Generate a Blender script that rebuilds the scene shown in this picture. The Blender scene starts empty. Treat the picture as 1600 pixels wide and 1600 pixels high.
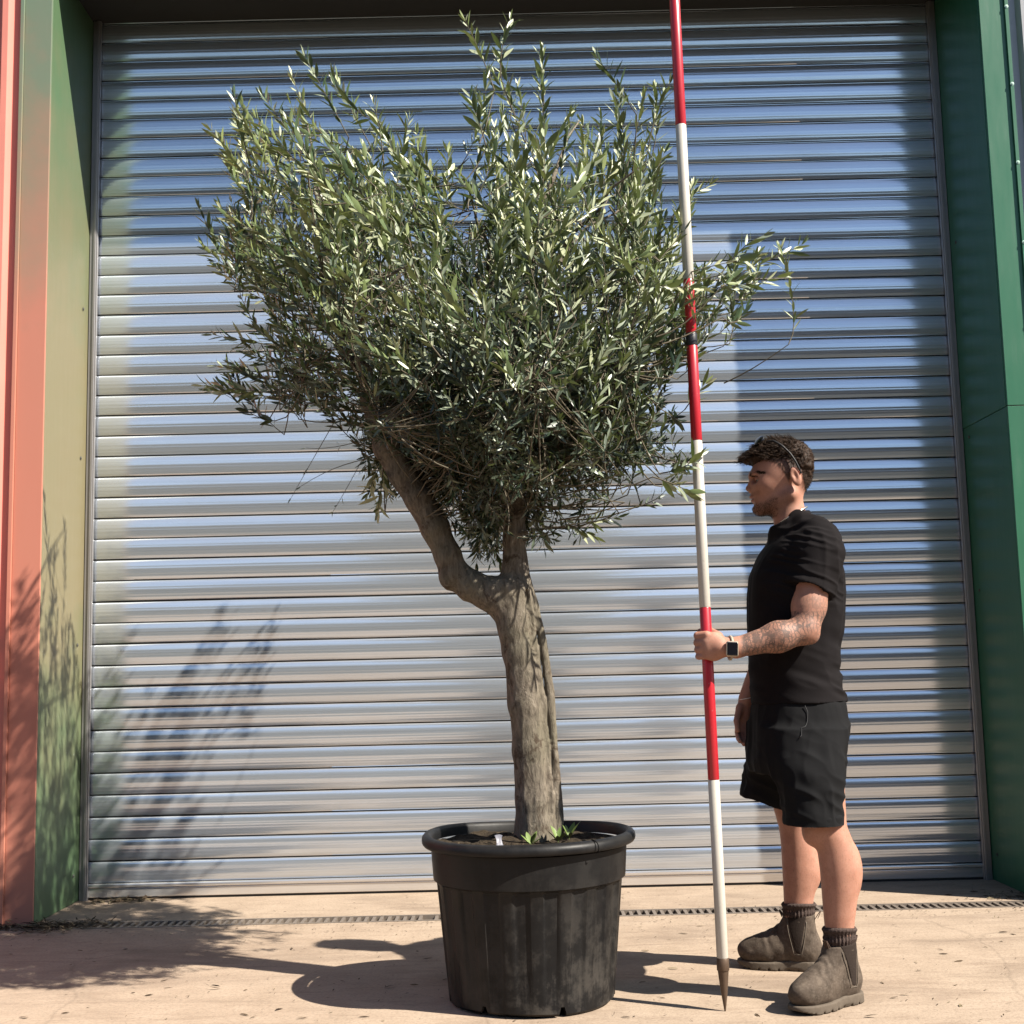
import bpy, math, random
import numpy as np
from mathutils import Vector, Matrix

rng = np.random.default_rng(7)
random.seed(7)
scene = bpy.context.scene
COL = scene.collection

# ------------------------------------------------------------------ camera
CAM_H = 0.98
FPX = 2000.0                       # focal length in pixels of the 1600 px picture
PITCH, YAW, ROLL = (math.radians(a) for a in (6.97, -0.06, 1.35))
_R0 = np.array([math.cos(YAW), -math.sin(YAW), 0.0])
_F0 = np.array([math.sin(YAW), math.cos(YAW), 0.0])
_Z = np.array([0.0, 0.0, 1.0])
FWD = _F0*math.cos(PITCH) + _Z*math.sin(PITCH)
_U = -_F0*math.sin(PITCH) + _Z*math.cos(PITCH)
RIGHT = _R0*math.cos(ROLL) - _U*math.sin(ROLL)
UPV = _R0*math.sin(ROLL) + _U*math.cos(ROLL)
CAMP = np.array([0.0, 0.0, CAM_H])

cam_data = bpy.data.cameras.new('camera')
cam_data.sensor_width = 36.0
cam_data.lens = 36.0*FPX/1600.0
cam_data.clip_start = 0.05
cam_data.clip_end = 2000.0
cam = bpy.data.objects.new('camera', cam_data)
COL.objects.link(cam)
cam.matrix_world = Matrix(((RIGHT[0], UPV[0], -FWD[0], 0), (RIGHT[1], UPV[1], -FWD[1], 0),
                           (RIGHT[2], UPV[2], -FWD[2], CAM_H), (0, 0, 0, 1)))
scene.camera = cam

def at(px, py, Y):
    """point seen at a picture position, at distance Y from the camera (world y)"""
    d = FWD + RIGHT*((px-800)/FPX) + UPV*((800-py)/FPX)
    return CAMP + d*(Y/d[1])

# ------------------------------------------------------------------ sky, sun, exposure
SUN_EL = math.radians(44.0)
_h = math.hypot(1.85, 1.0)
SUN_TO = np.array([1.85/_h*math.cos(SUN_EL), -1.0/_h*math.cos(SUN_EL), math.sin(SUN_EL)])
world = bpy.data.worlds.new('World')
scene.world = world
world.use_nodes = True
wn = world.node_tree
wn.nodes.clear()
w_out = wn.nodes.new('ShaderNodeOutputWorld')
w_bg = wn.nodes.new('ShaderNodeBackground')
w_sky = wn.nodes.new('ShaderNodeTexSky')
w_sky.sky_type = 'NISHITA'
w_sky.sun_disc = False
w_sky.sun_elevation = SUN_EL
w_sky.sun_rotation = math.atan2(SUN_TO[0], SUN_TO[1])
w_sky.air_density = 1.0
w_sky.dust_density = 0.6
w_sky.ozone_density = 1.2
w_bg.inputs['Strength'].default_value = 0.062
wn.links.new(w_sky.outputs[0], w_bg.inputs['Color'])
wn.links.new(w_bg.outputs[0], w_out.inputs['Surface'])

sun_data = bpy.data.lights.new('sun', 'SUN')
sun_data.energy = 5.0
sun_data.angle = math.radians(0.53)
sun_data.color = (1.0, 0.93, 0.82)
sun = bpy.data.objects.new('sun', sun_data)
COL.objects.link(sun)
sun.rotation_euler = Vector(SUN_TO).to_track_quat('Z', 'Y').to_euler()
sun.location = (6, -3, 8)

scene.view_settings.view_transform = 'Standard'
scene.view_settings.look = 'None'
scene.view_settings.gamma = 1.0
scene.view_settings.use_curve_mapping = False
scene.view_settings.exposure = 1.5
scene.cycles.max_bounces = 5
scene.cycles.diffuse_bounces = 2
scene.cycles.glossy_bounces = 3
scene.cycles.transmission_bounces = 3
scene.cycles.caustics_reflective = False
scene.cycles.caustics_refractive = False

# ------------------------------------------------------------------ helpers
def tag(o, label=None, cat=None, group=None, kind=None):
    if label: o['label'] = label
    if cat: o['category'] = cat
    if group: o['group'] = group
    if kind: o['kind'] = kind
    return o

def empty(name, loc=(0, 0, 0)):
    o = bpy.data.objects.new(name, None)
    o.empty_display_size = 0.1
    o.location = tuple(float(v) for v in loc)
    COL.objects.link(o)
    return o

def make_mesh(name, V, F, smooth=False, mat=None, sharp=None):
    V = np.asarray(V, dtype=np.float32).reshape(-1, 3)
    me = bpy.data.meshes.new(name)
    if isinstance(F, np.ndarray):
        n, k = F.shape
        me.vertices.add(len(V)); me.vertices.foreach_set('co', V.ravel())
        me.loops.add(n*k); me.loops.foreach_set('vertex_index', F.astype(np.int32).ravel())
        me.polygons.add(n)
        me.polygons.foreach_set('loop_start', np.arange(0, n*k, k, dtype=np.int32))
        me.polygons.foreach_set('loop_total', np.full(n, k, dtype=np.int32))
        me.update(calc_edges=True)
    else:
        me.from_pydata(V.tolist(), [], F)
        me.update()
    if smooth:
        me.polygons.foreach_set('use_smooth', np.ones(len(me.polygons), dtype=bool))
        if sharp is not None:
            me.set_sharp_from_angle(angle=math.radians(sharp))
    if mat: me.materials.append(mat)
    me.validate()
    return me

def link(name, me, parent=None, loc=None):
    """mesh given in world coordinates unless loc says otherwise; parent is an Empty / mesh with no rotation"""
    o = bpy.data.objects.new(name, me)
    COL.objects.link(o)
    if parent is not None:
        o.parent = parent
        off = Vector((0, 0, 0)); p = parent
        while p is not None:
            off += p.location; p = p.parent
        o.location = (Vector(loc) if loc is not None else Vector((0, 0, 0))) - off
    elif loc is not None:
        o.location = loc
    return o

class MB:
    """collects shapes into one mesh"""
    def __init__(s): s.V = []; s.F = []; s.n = 0
    def add(s, V, F):
        s.V.append(np.asarray(V, dtype=float)); s.F += [tuple(i+s.n for i in f) for f in F]; s.n += len(V)
    def box(s, x0, x1, y0, y1, z0, z1):
        s.add([(x0,y0,z0),(x1,y0,z0),(x1,y1,z0),(x0,y1,z0),(x0,y0,z1),(x1,y0,z1),(x1,y1,z1),(x0,y1,z1)],
              [(0,3,2,1),(4,5,6,7),(0,1,5,4),(1,2,6,5),(2,3,7,6),(3,0,4,7)])
    def tube(s, pts, radii, n=8, cap=True):
        V, F = tube(pts, radii, n, cap); s.add(V, F)
    def mesh(s, name, mat=None, smooth=False, sharp=None):
        return make_mesh(name, np.concatenate(s.V), s.F, smooth, mat, sharp)

def tube(pts, radii, n=8, cap=True):
    pts = np.asarray(pts, float); m = len(pts)
    if np.isscalar(radii): radii = [radii]*m
    T = np.gradient(pts, axis=0); T /= np.linalg.norm(T, axis=1)[:, None]+1e-9
    ref = np.array([0.13, 0.21, 1.0]) if abs(T[0][2]) < 0.9 else np.array([1.0, 0.2, 0.1])
    V = []; a = np.cross(T[0], ref); a /= np.linalg.norm(a)
    ang = np.arange(n)*2*math.pi/n
    for i in range(m):
        a = a - T[i]*np.dot(a, T[i]); a /= np.linalg.norm(a)
        b = np.cross(T[i], a)
        V.append(pts[i] + radii[i]*(np.cos(ang)[:, None]*a + np.sin(ang)[:, None]*b))
    V = np.concatenate(V)
    F = []
    for i in range(m-1):
        for j in range(n):
            k = (j+1) % n
            F.append((i*n+j, i*n+k, (i+1)*n+k, (i+1)*n+j))
    if cap:
        F.append(tuple(range(n-1, -1, -1))); F.append(tuple(range((m-1)*n, m*n)))
    return V, F

def lathe(profile, n=64, rmod=None):
    V = []; F = []
    ang = np.arange(n)*2*math.pi/n
    for i, (r, z) in enumerate(profile):
        rr = np.full(n, r) if rmod is None else rmod(i, r, z, ang)
        V.append(np.stack([rr*np.cos(ang), rr*np.sin(ang), np.full(n, z)], 1))
    for i in range(len(profile)-1):
        for j in range(n):
            k = (j+1) % n
            F.append((i*n+j, i*n+k, (i+1)*n+k, (i+1)*n+j))
    return np.concatenate(V), F

def bezier(p0, p1, p2, n=8):
    t = np.linspace(0, 1, n)[:, None]
    return (1-t)**2*np.asarray(p0) + 2*t*(1-t)*np.asarray(p1) + t**2*np.asarray(p2)

# smooth value noise in numpy, for shaping geometry
_perm = rng.random((32, 32, 32)).astype(np.float32)
def vnoise(P, scale=1.0):
    q = np.asarray(P)*scale + 100.0
    i = np.floor(q).astype(int); f = q-i; f = f*f*(3-2*f)
    out = 0
    for dx in (0, 1):
        for dy in (0, 1):
            for dz in (0, 1):
                w = (f[:, 0] if dx else 1-f[:, 0])*(f[:, 1] if dy else 1-f[:, 1])*(f[:, 2] if dz else 1-f[:, 2])
                out = out + w*_perm[(i[:, 0]+dx) % 32, (i[:, 1]+dy) % 32, (i[:, 2]+dz) % 32]
    return out*2-1

# ------------------------------------------------------------------ material helpers
class Mat:
    def __init__(s, name):
        s.m = bpy.data.materials.new(name); s.m.use_nodes = True
        s.nt = s.m.node_tree; s.nt.nodes.clear()
        s.out = s.N('ShaderNodeOutputMaterial'); s.b = s.N('ShaderNodeBsdfPrincipled')
        s.L(s.b.outputs[0], s.out.inputs['Surface'])
    def N(s, t, **kw):
        n = s.nt.nodes.new(t)
        for k, v in kw.items(): setattr(n, k, v)
        return n
    def L(s, a, b): s.nt.links.new(a, b)
    def coord(s, scale=(1, 1, 1), kind='Object'):
        if kind == 'World':
            g = s.N('ShaderNodeNewGeometry'); src = g.outputs['Position']
        else:
            src = s.N('ShaderNodeTexCoord').outputs[kind]
        mp = s.N('ShaderNodeMapping'); mp.inputs['Scale'].default_value = scale
        s.L(src, mp.inputs['Vector']); return mp.outputs[0]
    def noise(s, vec, scale=5, detail=6, rough=0.6, dist=0.0):
        n = s.N('ShaderNodeTexNoise'); n.inputs['Scale'].default_value = scale
        n.inputs['Detail'].default_value = detail; n.inputs['Roughness'].default_value = rough
        n.inputs['Distortion'].default_value = dist
        s.L(vec, n.inputs['Vector']); return n.outputs['Fac']
    def ramp(s, fac, stops, interp='LINEAR'):
        r = s.N('ShaderNodeValToRGB'); cr = r.color_ramp; cr.interpolation = interp
        while len(cr.elements) < len(stops): cr.elements.new(0.5)
        for e, (p, c) in zip(cr.elements, stops):
            e.position = p
            e.color = (c, c, c, 1) if np.isscalar(c) else (*c, 1)
        s.L(fac, r.inputs['Fac']); return r.outputs['Color']
    def mix(s, fac, a, b, mode='MIX'):
        n = s.N('ShaderNodeMix', data_type='RGBA', blend_type=mode)
        for v, sock in ((fac, n.inputs[0]), (a, n.inputs[6]), (b, n.inputs[7])):
            if isinstance(v, bpy.types.NodeSocket): s.L(v, sock)
            elif np.isscalar(v): sock.default_value = v
            else: sock.default_value = (*v, 1)
        return n.outputs[2]
    def math(s, op, a, b=0.0, clamp=False):
        n = s.N('ShaderNodeMath', operation=op, use_clamp=clamp)
        for v, sock in ((a, n.inputs[0]), (b, n.inputs[1])):
            if isinstance(v, bpy.types.NodeSocket): s.L(v, sock)
            else: sock.default_value = v
        return n.outputs[0]
    def sep(s, vec):
        n = s.N('ShaderNodeSeparateXYZ'); s.L(vec, n.inputs[0]); return n.outputs
    def attr(s, name):
        n = s.N('ShaderNodeAttribute'); n.attribute_name = name; return n.outputs
    def bump(s, h, strength=0.3, dist=0.01, normal=None):
        n = s.N('ShaderNodeBump'); n.inputs['Strength'].default_value = strength
        n.inputs['Distance'].default_value = dist; s.L(h, n.inputs['Height'])
        if normal is not None: s.L(normal, n.inputs['Normal'])
        return n.outputs[0]
    def set(s, **kw):
        names = dict(color='Base Color', rough='Roughness', metal='Metallic', normal='Normal', spec='Specular IOR Level',
                     sss='Subsurface Weight', trans='Transmission Weight', coat='Coat Weight', sheen='Sheen Weight')
        for k, v in kw.items():
            sock = s.b.inputs[names[k]]
            if isinstance(v, bpy.types.NodeSocket): s.L(v, sock)
            elif np.isscalar(v): sock.default_value = v
            else: sock.default_value = (*v, 1)
        return s.m

def plain(name, color, rough=0.5, metal=0.0, var=0.15, scale=20, spec=0.5, bump=0.0):
    m = Mat(name); v = m.coord()
    n = m.noise(v, scale)
    c = m.mix(n, tuple(x*(1-var) for x in color), tuple(min(1, x*(1+var)) for x in color))
    m.set(color=c, rough=rough, metal=metal, spec=spec)
    if bump: m.set(normal=m.bump(n, bump, 0.002))
    return m.m

# ---------- materials of the place
def mat_concrete():
    m = Mat('sandy_concrete'); v = m.coord(kind='World')
    big = m.noise(v, 0.9, 2); mid = m.noise(v, 7, 5, .65); fine = m.noise(v, 90, 2, .7)
    st = m.coord((2.2, 16, 4), 'World'); streak = m.noise(st, 1.6, 4, .7, .4)
    c = m.ramp(mid, [(.25, (.222, .166, .120)), (.55, (.286, .220, .163)), (.8, (.33, .260, .197))])
    c = m.mix(m.ramp(big, [(.35, 0.0), (.7, .55)]), c, (.33, .260, .197))
    c = m.mix(m.ramp(streak, [(.52, 0.0), (.72, .45)]), c, (.155, .108, .076))
    c = m.mix(m.ramp(fine, [(.3, .35), (.55, 0.0)]), c, (.115, .082, .06))
    vor = m.N('ShaderNodeTexVoronoi'); vor.inputs['Scale'].default_value = 34; m.L(v, vor.inputs['Vector'])
    sp = m.ramp(vor.outputs['Distance'], [(.05, 1.0), (.10, 0.0)])
    spk = m.math('MULTIPLY', sp, m.ramp(m.noise(v, 4, 3), [(.5, 0.0), (.62, .7)]))
    c = m.mix(spk, c, (.055, .04, .028))
    stn = m.ramp(m.noise(m.coord((1.0, 2.6, 1), 'World'), 1.1, 4, .65, .6), [(.50, 0.0), (.66, .50)])
    c = m.mix(stn, c, (.135, .098, .073))
    cv = m.N('ShaderNodeTexVoronoi'); cv.feature = 'DISTANCE_TO_EDGE'; cv.inputs['Scale'].default_value = .62
    dv = m.N('ShaderNodeMix', data_type='VECTOR'); dv.inputs[0].default_value = .16
    nv = m.N('ShaderNodeTexNoise'); nv.inputs['Scale'].default_value = 2.3; nv.inputs['Detail'].default_value = 4; m.L(v, nv.inputs['Vector'])
    m.L(v, dv.inputs[4]); m.L(nv.outputs['Color'], dv.inputs[5]); m.L(dv.outputs[1], cv.inputs['Vector'])
    c = m.mix(m.ramp(cv.outputs['Distance'], [(.0008, .22), (.0025, 0.0)]), c, (.06, .044, .032))
    hh = m.math('ADD', m.math('MULTIPLY', mid, .6), m.math('MULTIPLY', fine, .5))
    return m.set(color=c, rough=.88, spec=.25, normal=m.bump(hh, .35, .006))

def mat_gravel():
    m = Mat('dark_yard_gravel'); v = m.coord(kind='World')
    c = m.ramp(m.noise(v, 3, 10, .7), [(.3, (.016, .018, .014)), (.7, (.04, .04, .032))])
    return m.set(color=c, rough=.95, spec=.2)

def mat_shutter(name='mill_finish_slat', tint=(.62, .68, .755)):
    m = Mat(name)
    g = m.coord((.5, 1, 160), 'World'); s1 = m.noise(g, 1.0, 3, .6)           # drawn lines along the slat
    g2 = m.coord((.9, 1, 34), 'World'); s2 = m.noise(g2, 1.0, 2, .55)
    g3 = m.coord((1.2, 1, 2.5), 'World'); s3 = m.noise(g3, 1.3, 4, .65)       # handling marks, dust
    oi = m.N('ShaderNodeObjectInfo')
    c = m.mix(m.ramp(s1, [(.3, 0.0), (.7, 1.0)]), tuple(t*.82 for t in tint), tint)
    c = m.mix(m.ramp(s3, [(.45, 0.0), (.75, .35)]), c, (.47, .475, .48))
    c = m.mix(m.math('MULTIPLY', oi.outputs['Random'], .22), c, (.46, .49, .53))
    r = m.math('ADD', m.math('MULTIPLY', s1, .10), m.math('MULTIPLY', s3, .10))
    r = m.math('ADD', r, .07)
    h = m.math('ADD', m.math('MULTIPLY', s2, .7), m.math('MULTIPLY', s1, .35))
    return m.set(color=c, rough=r, metal=.73, spec=.5, normal=m.bump(h, .10, .0006))

def mat_paint(name, col, glow_col=None, glow_amt=0.0, rough=.38, zlo=None):
    m = Mat(name); v = m.coord(kind='World')
    n = m.noise(v, 3.0, 6, .6); f = m.noise(m.coord((9, 9, 1.2), 'World'), 3, 6, .65)
    c = m.mix(n, tuple(x*.86 for x in col), tuple(x*1.12 for x in col))
    c = m.mix(m.ramp(f, [(.55, 0.0), (.8, .35)]), c, tuple(.7*x+.05 for x in col))
    if glow_col is not None:
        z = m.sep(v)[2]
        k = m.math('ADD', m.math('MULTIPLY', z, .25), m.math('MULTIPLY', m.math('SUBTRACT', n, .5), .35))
        c = m.mix(m.math('MULTIPLY', m.ramp(k, zlo), glow_amt), c, glow_col)  # lens glow at the left edge painted in, ramped by height
    sc = m.ramp(m.noise(m.coord((20, 20, 7), 'World'), 2.0, 8, .75), [(.63, 0.0), (.7, 1.0)])
    zz = m.sep(v)[2]
    low = m.ramp(zz, [(0.0, .9), (.55, .25), (.95, 0.0)])
    c = m.mix(m.math('MULTIPLY', m.math('MULTIPLY', sc, low), .8), c, (.17, .24, .14))
    return m.set(color=c, rough=m.math('ADD', m.math('MULTIPLY', f, .2), rough-.1), spec=.45,
                 normal=m.bump(n, .05, .01))

def mat_bark():
    m = Mat('olive_bark')
    v = m.coord((1, 1, .34), 'World'); v1 = m.coord((1, 1, 1), 'World')
    fi = m.noise(v, 75, 8, .7, .6); mid = m.noise(v, 22, 6, .65, .8); big = m.noise(v1, 5.5, 4, .6)
    c = m.ramp(fi, [(.32, (.046, .038, .030)), (.48, (.120, .100, .077)), (.68, (.205, .175, .138))])
    c = m.mix(m.ramp(big, [(.42, 0.0), (.68, .6)]), c, (.12, .11, .075))
    c = m.mix(m.ramp(m.noise(v1, 13, 6, .7, .5), [(.56, 0.0), (.64, .9)]), c, (.045, .031, .021))
    c = m.mix(m.ramp(mid, [(.3, .55), (.45, 0.0)]), c, (.05, .037, .027))
    h = m.math('ADD', m.math('MULTIPLY', fi, .7), m.math('MULTIPLY', mid, 1.0))
    return m.set(color=c, rough=.9, spec=.2, normal=m.bump(h, .9, .008))

def mat_leaf():
    m = Mat('olive_leaf')
    geo = m.N('ShaderNodeNewGeometry'); at_ = m.attr('tone'); oi = m.N('ShaderNodeObjectInfo')
    tone = m.math('ADD', at_['Fac'], m.math('MULTIPLY', oi.outputs['Random'], .0))
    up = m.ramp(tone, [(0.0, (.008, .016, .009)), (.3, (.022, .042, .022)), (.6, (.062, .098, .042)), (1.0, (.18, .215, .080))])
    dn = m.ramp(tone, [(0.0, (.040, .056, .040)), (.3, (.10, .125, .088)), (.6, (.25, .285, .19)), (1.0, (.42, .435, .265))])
    c = m.mix(geo.outputs['Backfacing'], up, dn)
    m.set(color=c, rough=.40, spec=.5)
    tr = m.N('ShaderNodeBsdfTranslucent'); m.L(m.mix(.5, up, (.20, .24, .05)), tr.inputs['Color'])
    ms = m.N('ShaderNodeMixShader'); ms.inputs[0].default_value = .16
    m.L(m.b.outputs[0], ms.inputs[1]); m.L(tr.outputs[0], ms.inputs[2]); m.L(ms.outputs[0], m.out.inputs['Surface'])
    return m.m

def mat_pot():
    m = Mat('dusty_black_plastic'); v = m.coord(kind='World')
    n = m.noise(v, 9, 8, .7); f = m.noise(v, 120, 4, .7); st = m.noise(m.coord((26, 26, 2.2), 'World'), 1.2, 6, .7)
    z = m.sep(v)[2]
    c = m.ramp(n, [(.3, (.0035, .0035, .004)), (.7, (.009, .0088, .0088))])
    low = m.ramp(z, [(0.0, 1.0), (.17, .55), (.40, .10)])
    d = m.math('MULTIPLY', low, m.ramp(m.math('ADD', m.math('MULTIPLY', n, .75), m.math('MULTIPLY', st, .35)), [(.52, 0.0), (.62, 1.0)]))
    c = m.mix(m.math('MULTIPLY', d, .8), c, (.042, .036, .030))
    c = m.mix(m.ramp(f, [(.70, 0.0), (.76, .4)]), c, (.08, .07, .062))
    c = m.mix(m.ramp(st, [(.60, 0.0), (.8, .22)]), c, (.035, .031, .027))
    r = m.math('ADD', m.math('MULTIPLY', d, .35), m.math('ADD', .40, m.math('MULTIPLY', n, .15)))
    return m.set(color=c, rough=r, spec=.22, normal=m.bump(m.math('ADD', n, m.math('MULTIPLY', f, .2)), .16, .006))

M_CONC = mat_concrete(); M_GRAV = mat_gravel(); M_SLAT = mat_shutter()
M_BAR = mat_shutter('bottom_bar_metal', (.70, .68, .66))
M_RAIL = plain('grey_rail_steel', (.26, .25, .25), .38, .55, .12, 12)
M_GREEN = mat_paint('green_painted_steel', (.022, .105, .056))
M_GREEN_L = mat_paint('glow_tinted_green_steel', (.045, .105, .05), (.205, .15, .088), .85, .5, [(0.0, .12), (.15, .30), (.32, .85), (.62, .8), (.95, .12)])  # tan glow put into the left reveal colour, strongest at mid height
M_FLASH_L = mat_paint('glow_tinted_trim', (.09, .15, .10), (.42, .145, .10), .95, .55, [(0.0, .85), (.2, 1.0), (.6, .9), (.92, .1), (1.0, .05)])  # red lens glow painted over the green trim, gone towards the top
M_RED = mat_paint('glow_tinted_cladding', (.50, .17, .13), rough=.6)  # red lens glow put into the cladding colour
M_GREY = plain('grey_cladding_steel', (.22, .225, .23), .42, .3, .1, 30)
M_DARK = plain('dark_void', (.02, .02, .02), .9)
M_SCREW = plain('screw_head', (.30, .42, .34), .35, .4)
M_GRATE = plain('galvanised_grate', (.16, .13, .105), .6, .35, .35, 60)
M_BARK = mat_bark(); M_LEAF = mat_leaf(); M_POT = mat_pot()
M_TWIG = plain('twig_bark', (.10, .085, .06), .85, 0, .4, 60, .2)

# ------------------------------------------------------------------ the setting
YS = 5.867          # shutter plane
YW = 5.314          # front of the wall
XL, XR = -1.972, 2.090
ZL = 4.130          # underside of the lintel
DR0, DR1 = 5.205, 5.335   # drain slot

def sheet(name, x0, x1, y0, y1, z, mat, nx=1, ny=1, rough=0.0):
    xs = np.linspace(x0, x1, nx+1); ys = np.linspace(y0, y1, ny+1)
    X, Y = np.meshgrid(xs, ys)
    V = np.stack([X.ravel(), Y.ravel(), np.full(X.size, z)], 1)
    if rough:
        V[:, 2] += rough*(vnoise(V, 1.7)*.6 + vnoise(V, 5)*.4)
    i = np.arange((nx+1)*ny).reshape(ny, nx+1)[:, :-1].ravel()
    F = np.stack([i, i+1, i+nx+2, i+nx+1], 1)
    return make_mesh(name, V, F, True, mat)

g = tag(link('ground', sheet('ground', -600, 600, -600, 600, -.09, M_GRAV)), kind='structure')
# concrete slab: one raised slab in front of the drain, one strip between drain and shutter
for nm, y0, y1 in (('concrete_apron', 0.7, DR0), ('concrete_threshold', DR1, YS+.25)):
    mb = MB(); mb.box(-7, 7, y0, y1, -.085, 0)
    tag(link(nm, mb.mesh(nm, M_CONC)), kind='structure')
# unseen dark bank added behind the camera to darken the reflections in the slats
nx = 160; xs = np.linspace(-90, 90, nx); V = []; 
hts = 6.6 + .9*vnoise(np.stack([xs, xs*0, xs*0], 1), .21) + 1.0*vnoise(np.stack([xs, xs*0+9, xs*0], 1), .8)
for r_, (yy, k) in enumerate(((-15.5, 0), (-16, .8), (-17.5, 1.0), (-25, 0))):
    V.append(np.stack([xs, np.full(nx, yy)+vnoise(np.stack([xs, xs*0+r_*7, xs*0], 1), .6), hts*k-.1], 1))
V = np.concatenate(V); F = [(r_*nx+i, (r_+1)*nx+i, (r_+1)*nx+i+1, r_*nx+i+1) for r_ in range(3) for i in range(nx-1)]
M_UNSEEN_BANK = plain('unseen_bank_dark', (.013, .020, .012), .95, 0, .6, .9, .1)
tag(link('unseen_bank', make_mesh('unseen_bank', V, F, True, M_UNSEEN_BANK)), kind='structure')

# drain channel: trough, two edge rails and every bar of the grate
drain = tag(empty('drain_channel', (0, 5.27, 0)), 'long slotted drain channel set in the concrete before the shutter', 'drain')
mb = MB(); mb.box(-2.3, 2.3, DR0+.001, DR1-.001, -.084, -.070); link('trough', mb.mesh('trough', M_DARK), drain)
for y0 in (DR0+.001, DR1-.015):
    mb = MB(); mb.box(-2.3, 2.3, y0, y0+.014, -.068, .002); link('edge_rail', mb.mesh('edge_rail', M_GRATE), drain)
mb = MB(); mb.box(-.0065, .0065, DR0+.0155, DR1-.0155, -.025, 0.0); bar_me = mb.mesh('bar', M_GRATE)
x = -2.25
while x < 2.26:
    if rng.random() > .015:
        o = link('bar', bar_me, drain, (x+rng.normal(0, .0008), 0, rng.normal(0, .0006)))
        o.location.y = 0 - drain.location.y + rng.normal(0, .0004); o.location.y += 0.0
    x += .0312

# ------------------------------------------------------------------ the building round the door
bld = tag(empty('warehouse', (0, YW, 0)), 'metal clad warehouse front with green trim around the roller shutter opening', 'building')
def boxp(name, mat, x0, x1, y0, y1, z0, z1, parent=bld, bev=0.0):
    mb = MB(); mb.box(x0, x1, y0, y1, z0, z1); o = link(name, mb.mesh(name, mat), parent)
    if bev:
        b = o.modifiers.new('b', 'BEVEL'); b.width = bev; b.segments = 2
    return o
# reveals (flat folded sheets, 3 mm proud of the studs behind)
def lap_box(mat, x0, x1, cuts, name):
    for a, b in zip(cuts[:-1], cuts[1:]):
        k = .0018 if cuts.index(a) % 2 else 0
        boxp(name, mat, x0-k, x1+k, YW+.003, YS+.10, a+.0012, b-.0012, bev=.0015)
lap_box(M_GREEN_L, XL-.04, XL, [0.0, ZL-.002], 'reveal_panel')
lap_box(M_GREEN, XR, XR+.04, [0.0, 2.03, ZL-.002], 'reveal_panel')
boxp('soffit', M_DARK, XL-.04, XR+.04, YW+.003, YS+.12, ZL, ZL+.03)
# corner flashings on the front
def flashing(x0, x1, mat, splits):
    fl = []
    for i, (a, b) in enumerate(zip(splits[:-1], splits[1:])):
        k = .002*(i % 2)
        fl.append(boxp('corner_flashing', mat, x0, x1, YW-.010-k, YW+.002, a+.001, b-.001, bev=.0015))
    return fl
FWD_R = flashing(XR+.0005, XR+.108, M_GREEN, [0.0, 2.03, 5.6])
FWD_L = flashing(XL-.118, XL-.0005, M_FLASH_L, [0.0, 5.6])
boxp('flashing_return', M_GREEN, XR+.1085, XR+.124, YW-.022, YW+.002, 0, 5.6, bev=.001)
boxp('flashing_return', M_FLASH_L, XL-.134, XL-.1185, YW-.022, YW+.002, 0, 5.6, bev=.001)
# trapezoid cladding sheets: profile in plan, drawn upwards
def cladding(x0, x1, mat, sgn):
    prof = []; x = x0; p = .2
    while sgn*(x1-x) > 0:
        for dx, dy in ((0, 0), (.035, 0), (.050, -.028), (.075, -.028), (.090, 0)):
            prof.append((x+sgn*dx, YW-.004+dy))
        x += sgn*p
    n = len(prof)
    V = [(a, b, .06) for a, b in prof]+[(a, b, 5.6) for a, b in prof]+[(a, b+.004, .06) for a, b in prof]+[(a, b+.004, 5.6) for a, b in prof]
    F = [(i, i+1, n+i+1, n+i) if sgn > 0 else (i, n+i, n+i+1, i+1) for i in range(n-1)]
    F += [(2*n+i, 3*n+i, 3*n+i+1, 2*n+i+1) if sgn > 0 else (2*n+i, 2*n+i+1, 3*n+i+1, 3*n+i) for i in range(n-1)]
    return link('cladding_sheet', make_mesh('cladding_sheet', V, F, False, mat), bld)
cladding(XR+.124, 6.5, M_GREY, 1)
cl = cladding(XL-.134, -6.5, M_RED, -1); cl['label'] = 'cladding sheet left of the opening, tinted with red lens glow'
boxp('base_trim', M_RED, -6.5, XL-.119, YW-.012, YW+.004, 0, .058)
boxp('base_trim', M_GREY, XR+.125, 6.5, YW-.012, YW+.004, 0, .058)
# wall above the door and the bodies behind the sheets
boxp('lintel', M_GREEN, XL, XR, YW-.004, YW+.0025, ZL+.0005, 5.6)
boxp('wall_core', M_DARK, -6.5, XL-.042, YW+.006, YW+.45, 0, 5.6)
boxp('wall_core', M_DARK, XR+.042, 6.5, YW+.006, YW+.45, 0, 5.6)
boxp('wall_core', M_DARK, XL-.04, XR+.04, YW+.006, YW+.45, ZL+.035, 5.6)
# screws
def screw_mesh():
    V, F = lathe([(0.0001, .004), (.0035, .004), (.0045, .0015), (.0085, .001), (.0085, 0), (.0001, 0)], 10)
    V = V[:, [0, 2, 1]]*np.array([1, -1, 1])
    return make_mesh('screw', V, F, False, M_SCREW)
SC = screw_mesh()
for i in range(12):
    link('screw', SC, bld, (XR+.116, YW-.0222, .25+i*.355))
SCX = SC.copy(); 
V = np.array([v.co for v in SC.vertices]); 
SCR = make_mesh('screw', V[:, [1, 0, 2]], [tuple(p.vertices)[::-1] for p in SC.polygons], False, plain('dark_screw', (.05, .05, .045), .6))
SCL = make_mesh('screw', V[:, [1, 0, 2]]*np.array([-1, 1, 1]), [tuple(p.vertices) for p in SC.polygons], False, SCR.materials[0])
for z in (.12, 1.13, 1.98, 2.68): link('screw', SCL, bld, (XL+.002, YS-.10, z))
for z in (.12, 1.28, 1.98, 2.9): link('screw', SCR, bld, (XR-.002, YS-.10, z))

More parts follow.
